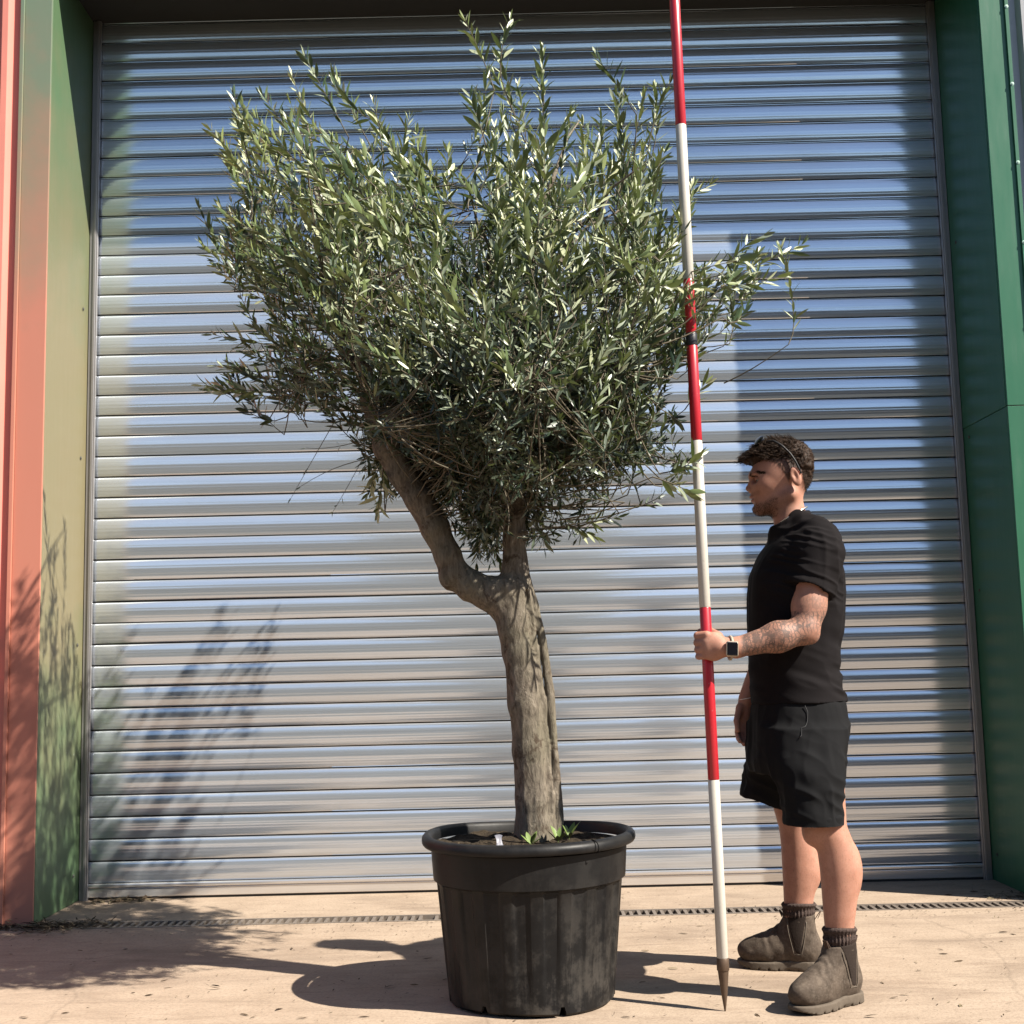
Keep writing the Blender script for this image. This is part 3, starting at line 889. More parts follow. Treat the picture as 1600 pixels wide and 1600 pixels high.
# keep the bare limbs free: no leaves right in front of the trunk below the crown
pr = leafP-CAMP; dep = pr@FWD; lu = 800+(pr@RIGHT)/dep*FPX; lv = 800-(pr@UPV)/dep*FPX
lx = np.interp(lv, [690, 740, 780, 850, 900, 930], [600, 628, 655, 690, 715, 760])
hide = (lv > 715) & (np.abs(lu-lx) < 24) & (leafP[:, 1] < TY-.02) & (rng.random(len(lu)) < .93)
hide |= (lv > 770) & (np.abs(lu-804) < 22) & (leafP[:, 1] < TY) & (rng.random(len(lu)) < .9)
hide |= (lv > 905)
kk = ~hide
leafP, leafD, leafN, leafL, leafT, dep = leafP[kk], leafD[kk], leafN[kk], leafL[kk], leafT[kk], dep[kk]
# leaf shape: a lance, folded a little along the midrib and curved back
LU = np.array([0, .22, .22, .22, .55, .55, .55, .82, .82, 1.0]); 
LW = np.array([0, -.78, 0, .78, -1.0, 0, 1.0, -.55, .55, 0])
LH = np.array([0, .10, -.05, .10, .10, -.06, .10, .0, .0, -.08])
LF = [(0, 2, 1), (0, 3, 2), (1, 2, 5, 4), (2, 3, 6, 5), (4, 5, 7), (5, 6, 8), (5, 8, 7), (7, 8, 9)]
LFt = np.array([(0, 2, 1), (0, 3, 2), (1, 2, 5), (1, 5, 4), (2, 3, 6), (2, 6, 5), (4, 5, 7), (5, 6, 8), (5, 8, 7), (7, 8, 9)])
def leaf_verts(p, d, n, L, wr, curl):
    s = np.cross(n, d); w = L*wr
    return (p[:, None]+d[:, None]*(LU[None]*L[:, None])[..., None]+s[:, None]*(LW[None]*w[:, None])[..., None]
            + n[:, None]*((LH[None]*w[:, None]*1.6)+curl[:, None]*L[:, None]*(LU[None]**2))[..., None])
near_score = dep-.0*leafL
order = np.argsort(near_score/(leafL/.045)**.5)
single = order[:300]; rest = order[300:]
wr = rng.uniform(.085, .13, len(leafP)); curl = rng.normal(-.05, .09, len(leafP))
Vf = leaf_verts(leafP[rest], leafD[rest], leafN[rest], leafL[rest], wr[rest], curl[rest])
nl = len(rest)
Ff = (LFt[None]+(np.arange(nl)*10)[:, None, None]).reshape(-1, 3)
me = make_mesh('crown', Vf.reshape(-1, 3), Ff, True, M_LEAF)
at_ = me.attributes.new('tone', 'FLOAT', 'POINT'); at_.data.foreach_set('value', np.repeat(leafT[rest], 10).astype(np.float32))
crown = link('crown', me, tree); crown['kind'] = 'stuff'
LM = []
for k in range(6):
    v = leaf_verts(np.zeros((1, 3)), np.array([[1., 0, 0]]), np.array([[0, 0, 1.]]), np.array([1.0]), np.array([.10+.01*k]), np.array([-.12+.05*k]))[0]
    lm = make_mesh('leaf', v, [tuple(f) for f in LFt], True, M_LEAF)
    a_ = lm.attributes.new('tone', 'FLOAT', 'POINT'); a_.data.foreach_set('value', np.full(10, .30+.10*k, np.float32)); LM.append(lm)
for i in single:
    o = link('leaf', LM[int(np.clip((leafT[i]-.25)/.1, 0, 5))], tree, leafP[i])
    R_ = rot_axis(leafD[i], leafN[i])
    o.rotation_euler = Matrix(R_.tolist()).to_euler(); o.scale = (leafL[i],)*3
print('leaves', len(leafP))

# ------------------------------------------------------------------ things in and on the pot
def sprout(loc, h, n, label, cat='weed'):
    e = tag(empty('weed_seedling', loc), label, cat)
    for i in range(n):
        a = i*2.4+rng.uniform(0, .5); tilt = rng.uniform(.25, .9)
        d = np.array([math.cos(a)*math.sin(tilt), math.sin(a)*math.sin(tilt), math.cos(tilt)])
        o = link('leaf', LG, e, np.array(loc)+d*h*.15+np.array([0, 0, h*.1]))
        o.rotation_euler = Matrix(rot_axis(d, np.array([0, 0, 1.])-.5*d).tolist()).to_euler(); o.scale = (h*rng.uniform(.6, 1.0),)*3
    mb = MB(); mb.tube([np.array(loc), np.array(loc)+np.array([.001, 0, h*.5])], [.0012, .0008], 5); link('stem', mb.mesh('stem', M_WEED), e)
M_WEED = plain('fresh_green', (.10, .145, .035), .5, 0, .3, 40)
LG = make_mesh('leaf', leaf_verts(np.zeros((1, 3)), np.array([[1., 0, 0]]), np.array([[0, 0, 1.]]), np.array([1.0]), np.array([.17]), np.array([-.1]))[0], [tuple(f) for f in LFt], True, M_WEED)
sprout(tuple(at(829, 1310, PY-.17)*np.array([1, 1, 0])+np.array([0, 0, .461])), .050, 7, 'bright green seedling in front of the trunk base')
sprout((.11, PY-.08, .457), .05, 8, 'small green weed right of the trunk base')
sprout((.145, PY-.02, .456), .06, 7, 'taller green weed behind the right of the pot rim')
# crumpled white plant tag
tg = at(780, 1304, PY-.15)
n = 7; gx, gz = np.meshgrid(np.linspace(-.013, .013, n), np.linspace(0, .032, n)); 
V = np.stack([gx.ravel(), 0*gx.ravel(), gz.ravel()], 1); V[:, 1] = .011*vnoise(V+3, 60)+.3*V[:, 2]; V[:, 0] = V[:, 0]*(1.2+.5*vnoise(V, 40))+.006*vnoise(V+9, 50); V[:, 2] += .008*vnoise(V+5, 45)
Fq = [(i*n+j, i*n+j+1, (i+1)*n+j+1, (i+1)*n+j) for i in range(n-1) for j in range(n-1)]
tgm = make_mesh('plant_tag', V+np.array([tg[0], PY-.15, .460]), Fq, False, plain('white_tag', (.15, .15, .175), .5, 0, .15, 60))
o = tag(link('plant_tag', tgm), 'crumpled white plant tag stuck in the compost left of the trunk', 'tag')
so = o.modifiers.new('s', 'SOLIDIFY'); so.thickness = .0012
# thin black drip line over the compost and the rim
mb = MB()
A = [at(703, 1296, PY-0.07), at(720, 1292, PY-0.05), at(775, 1291, PY-0.07), at(800, 1302, PY-0.12), at(850, 1312, PY-0.19), at(905, 1308, PY-0.17), at(950, 1301, PY-0.13)]
A = [np.array([a[0], a[1], max(a[2], .445)]) for a in A]
th_ = -.93; ex, ey = math.cos(th_), math.sin(th_)
A += [np.array([PX+.285*ex, PY+.285*ey, .488]), np.array([PX+.315*ex, PY+.315*ey, .4925]), np.array([PX+.331*ex, PY+.331*ey, .478]), np.array([PX+.332*ex, PY+.332*ey, .46]), np.array([PX+.318*ex, PY+.318*ey, .45])]
A = np.array(A); A[:7, 2] = .472; tt = np.linspace(0, len(A)-1, 90); A = np.stack([np.convolve(np.pad(np.interp(tt, np.arange(len(A)), A[:, i]), 5, mode='edge'), np.ones(11)/11, 'valid') for i in range(3)], 1)
A[:, 2] += .004*vnoise(A, 18)
mb.tube(A, .0018, 6); tag(link('drip_line', mb.mesh('drip_line', plain('black_tube', (.006, .006, .006), .8, 0, .1, 20, .1), True)), 'thin black drip line lying across the compost and over the rim', 'tube')

# ------------------------------------------------------------------ ranging pole
M_PRED = Mat('red_pole_paint'); v = M_PRED.coord(kind='World'); nn = M_PRED.noise(v, 130, 4, .7)
M_PRED = M_PRED.set(color=M_PRED.mix(M_PRED.ramp(nn, [(.66, 0.0), (.72, .75)]), (.33, .010, .018), (.42, .22, .20)), rough=.35, spec=.5)
M_PWHI = Mat('white_pole_paint'); v = M_PWHI.coord(kind='World'); nn = M_PWHI.noise(v, 90, 5, .7)
M_PWHI = M_PWHI.set(color=M_PWHI.mix(M_PWHI.ramp(nn, [(.62, 0.0), (.74, .6)]), (.40, .375, .33), (.24, .20, .16)), rough=.45, spec=.4)
p0 = np.array([.568, 3.783, .0]); p1 = at(1054, 0, 3.80); ax = (p1-p0)/np.linalg.norm(p1-p0)
pole = tag(empty('ranging_pole', p0), 'tall red and white banded surveying pole held upright by the man', 'pole')
def seg(name, s0, s1, r0, r1, mat, n=20, bev=True):
    mb = MB()
    pts = [p0+ax*s for s in ((s0, s0+.0015, s1-.0015, s1) if bev else (s0, s1))]
    mb.tube(pts, [r0-.0008, r0, r1, r1-.0008] if bev else [r0, r1], n)
    return link(name, mb.mesh(name, mat, True, 40), pole)
RP = .0165
M_STEEL = plain('rusty_steel', (.09, .058, .038), .55, .45, .35, 45)
seg('ferrule', .112, .146, RP+.0012, RP+.0012, M_STEEL)
mb = MB(); mb.tube([p0+ax*s for s in (.0, .045, .05, .111)], [.0022, .0085, .0095, .0155], 16); link('spike', mb.mesh('spike', M_STEEL, True, 40), pole)
zb = [.1462, .646, 1.146, 1.646, 2.146, 2.640, 3.14]
for i in range(6):
    m_ = M_PWHI if i % 2 == 0 else M_PRED
    if i == 3:
        seg('band', zb[3]+.0003, 1.938, RP, RP, m_)
        seg('joint_sleeve', 1.9383, 1.977, RP+.0008, RP+.0008, plain('black_tape', (.012, .013, .018), .45))
        seg('band', 1.9773, zb[4]-.0003, RP-.0003, RP-.0003, m_)
    else: seg('band', zb[i]+.0003, zb[i+1]-.0003, RP, RP, m_)

# ------------------------------------------------------------------ litter
M_DRY = Mat('dry_leaf'); oi = M_DRY.N('ShaderNodeObjectInfo')
M_DRY = M_DRY.set(color=M_DRY.ramp(oi.outputs['Random'], [(0, (.028, .017, .01)), (.5, (.06, .04, .022)), (.85, (.11, .08, .045)), (1, (.18, .145, .09))]), rough=.8, spec=.2)
M_LIT = Mat('dry_litter'); ta = M_LIT.attr('tone')
M_LIT = M_LIT.set(color=M_LIT.ramp(ta['Fac'], [(0, (.02, .014, .009)), (.5, (.06, .04, .024)), (1, (.18, .145, .09))]), rough=.85, spec=.2)
DL = []
for k in range(4):
    v = leaf_verts(np.zeros((1, 3)), np.array([[1., 0, 0]]), np.array([[0, 0, 1.]]), np.array([1.0]), np.array([.09+.015*k]), np.array([.12-.09*k]))[0]
    DL.append(make_mesh('fallen_leaf', v, [tuple(f) for f in LFt], True, M_DRY))
def gpt(px, py):
    d = FWD+RIGHT*((px-800)/FPX)+UPV*((800-py)/FPX); t = -CAM_H/d[2]; return CAMP+d*t
spots = [(1390,1561),(1405,1555),(1482,1492),(1465,1484),(1434,1506),(1505,1502),(1560,1458),(1578,1460),(1497,1540),(1500,1570),(1376,1535),(1432,1518),(1075,1460),(1088,1448),(1060,1515),(1170,1540),(1185,1535),(1180,1585),
 (1015,1486),(1010,1535),(1030,1560),(970,1590),(560,1590),(520,1550),(600,1545),(640,1540),(660,1500),(700,1530),(540,1535),(430,1580),(405,1474),(455,1482),(528,1485),(250,1535),(255,1545),(345,1546),(240,1555),(290,1558),(160,1475),(200,1484),(120,1486),(95,1585),(140,1575),(30,1590),(375,1585),(390,1592),(330,1540),(480,1592),(1560,1472),(1350,1590)]
for (a, b) in spots:
    c = gpt(a, b); L = rng.uniform(.018, .042)
    zone = ('right of the boots' if a > 1350 else 'between the pole and the boots' if a > 1140 else 'between the pot and the pole' if a > 950 else 'in the shadow left of the pot' if a > 500 and b > 1490 else 'on the sunny patch left of the pot' if a > 300 else 'in the left foreground')
    o = tag(link('fallen_leaf', DL[int(rng.integers(4))], None, (c[0], c[1], .003)), 'dry brown leaf lying on the concrete '+zone, 'leaf', 'loose leaves '+zone)
    yw = rng.normal(0, .5)+(math.pi if rng.random() < .5 else 0)
    o.rotation_euler = (rng.normal(0, .25), rng.normal(0, .12), yw); o.scale = (L, L, L)
def litter(name, pts, Lr, label):
    n = len(pts); yaw = rng.uniform(0, 6.28, n); d = np.stack([np.cos(yaw), np.sin(yaw), rng.normal(0, .12, n)], 1); d /= np.linalg.norm(d, axis=1)[:, None]
    nn = np.array([0, 0, 1.])+rng.normal(0, .25, (n, 3)); nn -= d*(nn*d).sum(1)[:, None]; nn /= np.linalg.norm(nn, axis=1)[:, None]
    L = rng.uniform(*Lr, n)
    V = leaf_verts(pts, d, nn, L, rng.uniform(.04, .14, n), rng.normal(0, .15, n)).reshape(-1, 3)
    V[:, 2] = np.maximum(V[:, 2], .0012)
    F = (LFt[None]+(np.arange(n)*10)[:, None, None]).reshape(-1, 3)
    me = make_mesh(name, V, F, False, M_LIT)
    a_ = me.attributes.new('tone', 'FLOAT', 'POINT'); a_.data.foreach_set('value', np.repeat(rng.random(n), 10).astype(np.float32))
    return tag(link(name, me), label, 'litter', kind='stuff')
n = 1900
pts = np.stack([rng.uniform(-2.4, 2.2, n), np.where(rng.random(n) < .3, 5.2-np.abs(rng.normal(0, .10, n)), rng.uniform(3.4, 5.8, n)), rng.uniform(.002, .004, n)], 1)
litter('scattered_litter', pts, (.004, .018), 'fine dry leaf bits scattered over the concrete')
n = 900
q = np.abs(rng.normal(0, 1, (n, 2))); t = rng.random(n)
base_ = np.stack([-1.96+q[:, 0]*.16, 5.30-q[:, 1]*.085+q[:, 0]*.03], 1)
line_ = np.stack([rng.uniform(-2.4, -1.8, n), 5.29-np.abs(rng.normal(0, .05, n))], 1)
b_ = np.where((t < .55)[:, None], base_, line_)
pts = np.stack([b_[:, 0], b_[:, 1], np.abs(rng.normal(.006, .010, n))*np.exp(-q[:, 0]*.5)+.002], 1)
litter('leaf_heap', pts, (.012, .05), 'heap of dry leaves and stalks in the corner by the left jamb')
n = 140
pts = np.stack([XR-np.abs(rng.normal(0, .12, n)), 5.36+np.abs(rng.normal(0, .09, n)), np.full(n, .004)], 1)
litter('leaf_heap', pts, (.01, .04), 'thin drift of dry leaves in the corner by the right jamb')
n = 60
pts = np.stack([rng.uniform(-1.9, -1.6, n), YS-.03-np.abs(rng.normal(0, .02, n)), np.full(n, .006)], 1)
litter('straw_wisps', pts, (.03, .08), 'pale dry stalks caught under the shutter bottom at the left')

# ------------------------------------------------------------------ the man
YM = 4.0
man = tag(empty('person', (.88, YM, 0)), 'man in black t-shirt and black shorts with brown boots, gripping the banded pole', 'person')
HROT = math.radians(-9.0)
H_PIV = at(1236, 790, YM)
R_HEAD = np.array([[math.cos(HROT), -math.sin(HROT), 0], [math.sin(HROT), math.cos(HROT), 0], [0, 0, 1.0]])
def hd(px, py, dy=0.0):
    """a point of the head given in its side view, turned with the head about the neck"""
    return R_HEAD@(at(px, py, YM)+np.array([0, dy, 0])-H_PIV)+H_PIV
E3 = np.eye(3)

def mat_skin():
    m = Mat('skin'); v = m.coord(kind='World')
    n = m.noise(v, 26, 4, .6); f = m.noise(v, 260, 2, .6)
    c = m.ramp(n, [(.3, (.275, .132, .090)), (.7, (.35, .18, .126))])
    c = m.mix(m.ramp(f, [(.3, .25), (.6, 0.0)]), c, (.195, .082, .050))
    # ink: fine lines and blocks on the forearm
    v2 = m.coord((1, 1, 1.4), 'World')
    dn = m.N('ShaderNodeTexNoise'); dn.inputs['Scale'].default_value = 18; dn.inputs['Detail'].default_value = 2; m.L(v2, dn.inputs['Vector'])
    mx = m.N('ShaderNodeMix', data_type='VECTOR'); mx.inputs[0].default_value = .045; m.L(v2, mx.inputs[4]); m.L(dn.outputs['Color'], mx.inputs[5])
    vo = m.N('ShaderNodeTexVoronoi'); vo.feature = 'DISTANCE_TO_EDGE'; vo.inputs['Scale'].default_value = 62; m.L(mx.outputs[1], vo.inputs['Vector'])
    wv = m.N('ShaderNodeTexWave'); wv.inputs['Scale'].default_value = 26; wv.inputs['Distortion'].default_value = 9; wv.inputs['Detail'].default_value = 2; m.L(v2, wv.inputs['Vector'])
    ln = m.ramp(vo.outputs['Distance'], [(.03, 1.0), (.11, 0.0)])
    l2 = m.ramp(wv.outputs['Fac'], [(.10, .9), (.28, 0.0)])
    pat = m.ramp(m.noise(v2, 48, 3, .6, 1.2), [(.50, 0.0), (.54, .85)])
    ink = m.math('MAXIMUM', m.math('MULTIPLY', ln, .45), m.math('MAXIMUM', l2, pat))
    ink = m.math('MULTIPLY', ink, m.ramp(m.noise(v, 38, 2), [(.30, .45), (.5, 1.0)]))
    ink = m.math('ADD', m.math('MULTIPLY', ink, .66), .22)
    c = m.mix(m.math('MULTIPLY', ink, m.attr('tat')['Fac']), c, (.040, .034, .030))
    st = m.ramp(m.noise(v, 420, 2, .6), [(.35, .95), (.62, .35)])
    c = m.mix(m.math('MULTIPLY', st, m.attr('beard')['Fac']), c, (.030, .017, .011))
    c = m.mix(m.attr('scalp')['Fac'], c, (.028, .017, .011))
    c = m.mix(m.attr('lip')['Fac'], c, (.22, .075, .058))
    hr = m.ramp(m.noise(m.coord((1, 1, .35), 'World'), 240, 2, .6), [(.56, 0.0), (.70, .35)])
    c = m.mix(m.math('MULTIPLY', hr, m.attr('hairy')['Fac']), c, (.12, .06, .035))
    return m.set(color=c, rough=.6, spec=.3, sss=.06, normal=m.bump(f, .12, .001))
M_SKIN = mat_skin()

def rows_stack(rows, n=2.0):
    """rows: (py, x left, x right, depth, half width across)"""
    z = []; cx = []; cy = []; a = []; b = []
    for py, xl, xr, Y, hb in rows:
        p, q = at(xl, py, Y), at(xr, py, Y)
        z.append((p[2]+q[2])/2); cx.append((p[0]+q[0])/2); a.append((q[0]-p[0])/2); cy.append(Y); b.append(hb)
    return stack(z, cx, cy, a, b, n)

# ---- head and neck
def head_ops():
    o = [('u', ell(hd(1223, 736), (.093, .074, .092)), 0),
         ('u', ell(hd(1203, 764), (.060, .056, .076)), .035)]
    for s_ in (-1, 1):
        o += [('u', cone(hd(1192, 791, s_*.018), hd(1234, 775, s_*.050), .021, .019), .025),
              ('u', ell(hd(1198, 760, s_*.040), (.026, .020, .022)), .022)]
    o += [('u', ell(hd(1187, 795), (.019, .023, .017)), .016),
          ('u', ell(hd(1183, 742), (.024, .046, .014)), .016),
          ('u', cone(hd(1179, 748), hd(1170.5, 762), .0075, .0092), .009)]
    for s_ in (-1, 1):
        o += [('u', ell(hd(1175, 766, s_*.0105), (.0085, .0068, .0068)), .006),
              ('s', ell(hd(1180.5, 750.5, s_*.033), (.015, .018, .0105)), .012)]
    o += [('u', ell(hd(1177.5, 775.3), (.0115, .023, .0056)), .006),
          ('u', ell(hd(1179.5, 781.6), (.0105, .021, .0062)), .006),
          ('s', ell(hd(1172, 778.6), (.013, .027, .0014)), .003),
          ('s', ell(hd(1176, 788), (.008, .025, .0045)), .008),
          ('u', cone(hd(1230, 782), hd(1241, 850), .0475, .058), .028)]
    for s_ in (-1, 1):
        Re = rot_axis((.97, 0, .26), (-.26, 0, .97))
        o += [('u', ell(hd(1241, 750, s_*.0765), (.0165, .0085, .031), Re), .006),
              ('s', ell(hd(1239.5, 749, s_*.0875), (.0088, .0075, .019), Re), .005),
              ('u', ell(hd(1237.5, 753, s_*.077), (.004, .006, .007)), .004)]
    return o
Vh, Qh = isomesh(field(head_ops()), at(1145, 870, YM)-np.array([0, .125, 0]), at(1295, 665, YM)+np.array([0, .125, 0]), .0022, 1)
# ---- arms and hands
SHN = at(1279, 862, 3.835)
pole_at = lambda py: p0+ax*((at(1100, py, 3.787)[2]-p0[2])/ax[2])
def near_arm():
    o = [('u', cone(SHN, at(1264, 948, 3.81), .052, .0485), 0),
         ('u', cone(at(1264, 948, 3.81), at(1258, 984, 3.79), .0475, .041), .02),
         ('u', cone(at(1257, 985, 3.788), at(1216, 995, 3.772), .0385, .0420), .02),
         ('u', cone(at(1216, 995, 3.772), at(1150, 1012, 3.760), .0415, .0290), .025),
         ('u', ell(at(1268, 994, 3.79), (.018, .02, .018)), .015)]
    # hand: back of the hand towards the camera, palm on the pole
    o += [('u', cone(at(1150, 1012, 3.760), at(1126, 1011, 3.757), .0285, .0280), .012),
          ('u', ell(at(1115, 1010, 3.757), (.036, .0195, .043)), .014)]
    for i, py in enumerate((992.5, 1003.5, 1014.5, 1025)):
        pc = pole_at(py); pcx = pc[0]; Yp = pc[1]; r = (.0112, .0116, .0110, .0098)[i]; zz = at(1098, py, Yp)[2]
        k = (0, .001, .0005, -.001)[i]
        mcp = np.array([pcx-.0040-k, Yp-.0300, zz]); pip = np.array([pcx-.0285-k, Yp-.0150, zz-.001])
        dip = np.array([pcx-.0240, Yp+.0185, zz-.001]); tip = np.array([pcx+.002, Yp+.0270, zz])
        o += [('u', cone(mcp, pip, r*1.08, r), .006), ('u', cone(pip, dip, r, r*.92), .002), ('u', cone(dip, tip, r*.92, r*.82), .002)]
    pc = pole_at(986)
    o += [('u', cone(at(1122, 994, 3.772), np.array([pc[0]+.016, pc[1]+.020, at(1100, 987, 3.79)[2]]), .0145, .0120), .01),
          ('u', cone(np.array([pc[0]+.016, pc[1]+.020, at(1100, 987, 3.79)[2]]), np.array([pc[0]-.014, pc[1]+.0265, at(1100, 986, 3.79)[2]]), .0112, .0088), .003)]
    return o
Va, Qa = isomesh(field(near_arm()), at(1068, 1045, 3.70)-np.array([0, .0, .02]), np.array([at(1318, 830, 3.9)[0], 3.93, at(1300, 820, 3.9)[2]]), .0021, 1)
def far_arm():
    o = [('u', cone(at(1264, 868, 4.175), at(1222, 985, 4.20), .050, .042), 0),
         ('u', cone(at(1222, 985, 4.20), at(1195, 1030, 4.19), .040, .041), .02),
         ('u', cone(at(1195, 1030, 4.19), at(1167, 1092, 4.17), .040, .027), .02),
         ('u', ell(at(1163, 1116, 4.165), (.028, .019, .045)), .014)]
    for j in range(4):
        x0 = 1153+6.6*j; L = (26, 30, 29, 23)[j]; r = (.0092, .0095, .0092, .0082)[j]
        a, b, c = at(x0, 1128, 4.163), at(x0-.5, 1128+L*.62, 4.148), at(x0+1.0, 1128+L, 4.122)
        d = at(x0+3, 1128+L*1.15, 4.102)
        o += [('u', cone(a, b, r*1.1, r), .005), ('u', cone(b, c, r, r*.9), .002), ('u', cone(c, d, r*.9, r*.8), .002)]
    o += [('u', cone(at(1156, 1106, 4.155), at(1151, 1126, 4.130), .0125, .0100), .01), ('u', cone(at(1151, 1126, 4.130), at(1153, 1141, 4.118), .0100, .0080), .002)]
    return o
Vb, Qb = isomesh(field(far_arm()), (at(1130, 1180, 4.1)[0], 4.07, at(1160, 1185, 4.1)[2]), (at(1300, 840, 4.2)[0], 4.27, at(1260, 835, 4.2)[2]), .0025, 1)
# ---- legs
NEAR_LEG = [(1180, 1236, 1318, 3.88, .075), (1240, 1245, 1319, 3.845, .068), (1290, 1257, 1322, 3.835, .058), (1312, 1270, 1331, 3.835, .056), (1330, 1278, 1337, 3.835, .057), (1359, 1282, 1342, 3.835, .058),
            (1392, 1284.5, 1341, 3.835, .053), (1420, 1286.5, 1337, 3.835, .046), (1447, 1289, 1334, 3.836, .041), (1485, 1291, 1334, 3.838, .039), (1515, 1291, 1334, 3.838, .037)]
FAR_LEG = [(1160, 1190, 1270, 4.14, .075), (1220, 1203, 1266, 4.20, .068), (1263, 1209, 1263, 4.235, .058), (1294, 1218, 1264, 4.25, .055), (1320, 1221, 1273, 4.255, .056), (1359, 1223, 1279, 4.26, .057),
           (1380, 1224, 1277, 4.26, .052), (1403, 1225, 1271, 4.262, .045), (1440, 1226, 1268, 4.262, .040), (1478, 1226, 1268, 4.262, .038)]
legs = [('u', rows_stack(NEAR_LEG, 2.1), 0), ('u', rows_stack(FAR_LEG, 2.1), 0),
        ('u', ell(at(1268, 1302, 3.83), (.026, .032, .034)), .03),
        ('u', ell(at(1330, 1357, 3.835), (.026, .034, .06)), .03), ('u', ell(at(1269, 1352, 4.26), (.024, .034, .06)), .03)]
Vl, Ql = isomesh(field(legs), (.70, 3.74, at(1290, 1520, 3.8)[2]), (1.12, 4.36, .80), .0036, 1)
# ---- trunk of the body under the clothes, so that the figure is whole
TORSO = [(812, 1216, 1264, YM, .062), (832, 1216, 1276, YM, .10), (842, 1208, 1286, YM, .145), (856, 1196, 1295, YM, .175), (875, 1184, 1304, YM, .185), (900, 1173, 1311, YM, .188), (930, 1170, 1313, YM, .183), (970, 1171, 1312, YM, .172),
         (1010, 1173, 1308, YM, .162), (1050, 1175, 1306, YM, .158), (1096, 1179, 1316, YM, .165), (1140, 1178, 1318, YM, .17), (1185, 1178, 1314, YM, .165)]
Vt, Qt = isomesh(field([('u', rows_stack([(a, b+3, c-3, Y, w-.006) for a, b, c, Y, w in TORSO], 2.2), 0)]), (.62, 3.78, at(1240, 1190, YM)[2]), (1.15, 4.22, 1.55), .007, 1)
parts = [(Vh, Qh), (Va, Qa), (Vb, Qb), (Vl, Ql), (Vt, Qt)]
Vs = np.concatenate([p[0] for p in parts]); off = np.cumsum([0]+[len(p[0]) for p in parts[:-1]])
Qs = np.concatenate([p[1]+o for p, o in zip(parts, off)])
rel = Vs-CAMP; dpt = rel@FWD; su = 800+(rel@RIGHT)/dpt*FPX; sv_ = 800-(rel@UPV)/dpt*FPX
# features of the head are laid out in its own side plane, not in the camera's
hz = (Vs-hd(1223, 736))@R_HEAD; hx = 1223+hz[:, 0]/.002; hy = 736-hz[:, 2]/.002
is_head = np.arange(len(Vs)) < len(Vh)
is_arm = (np.arange(len(Vs)) >= off[1]) & (np.arange(len(Vs)) < off[2])
is_leg = (np.arange(len(Vs)) >= off[3]) & (np.arange(len(Vs)) < off[4])
sstep = lambda a, b, x_: np.clip((x_-a)/(b-a), 0, 1)**2*(3-2*np.clip((x_-a)/(b-a), 0, 1))
jaw = 797-.50*(hx-1190)
beard = np.where(is_head, np.maximum.reduce([sstep(-15, -5, hy-np.minimum(jaw, 797))*sstep(1238, 1226, hx)*sstep(815, 807, hy)*(.45+.5*sstep(1212, 1196, hx)),
        sstep(767, 770, hy)*sstep(776, 773, hy)*sstep(1188, 1182, hx)*.4, sstep(764, 776, hy)*sstep(1240, 1232, hx)*sstep(1221, 1229, hx)*.2]), 0)
line_y = np.interp(hx, [1150, 1172, 1200, 1214, 1224, 1230, 1236, 1250, 1256, 1262, 1290], [718, 722, 722, 730, 745, 758, 738, 741, 768, 773, 773])
scalp = np.where(is_head, sstep(4, -4, hy-line_y)*np.where((hy > 722) & (hx < 1232), .72, .95), 0)
scalp = np.where(is_head & (np.abs(hz[:, 1]) > .0765), 0, scalp)
lip = np.where(is_head & (hx < 1184) & (np.abs(hz[:, 1]) < .022), np.exp(-((hy-778.5)/5.0)**2)*.7, 0)
tat = np.where(is_arm, sstep(1154, 1163, su)*np.where(sv_ < 955, .55*sstep(1244, 1262, su+.3*(sv_-930)), 1.0)*sstep(925, 935, sv_)*(1-.85*np.exp(-(((su-1270)/11)**2+((sv_-995)/9)**2))), 0)
hairy = np.where(is_leg, .9, 0)+np.where(is_arm, .3, 0)
me = make_mesh('body', Vs, Qs, True, M_SKIN)
for nm, arr in (('beard', beard), ('scalp', scalp), ('lip', lip), ('tat', tat), ('hairy', hairy)):
    a_ = me.attributes.new(nm, 'FLOAT', 'POINT'); a_.data.foreach_set('value', arr.astype(np.float32))
link('body', me, man)

# ---- eyes
def uvsphere(c, r, n=14):
    V, F = lathe([(r*math.sin(t)+1e-5, r*math.cos(t)) for t in np.linspace(0, math.pi, n)], n*2)
    return V+np.asarray(c), F
mE = Mat('eye_white_and_iris'); v = mE.coord(kind='Object')
for s_ in (-1, 1):
    c = hd(1187, 750, s_*.0315); mb = MB(); mb.add(*uvsphere(c, .0118)); eo = link('eye', mb.mesh('eye', plain('eyeball', (.20, .17, .155), .3), True), man)
    mb = MB(); mb.add(*uvsphere(c+np.array([-.0072, s_*.0016, -.0004]), .0056)); link('iris', mb.mesh('iris', plain('iris', (.02, .012, .008), .2), True), eo)
    # upper lid
    V, Q = isomesh(field([('u', ell(c, (.0142, .0150, .0135)), 0), ('i', half(c+np.array([0, 0, .0012]), (.35, 0, -1)), .001)]), c-.02, c+.02, .0012, 1)
    ld = make_mesh('eyelid', V, Q, True, M_SKIN)
    link('eyelid', ld, man)

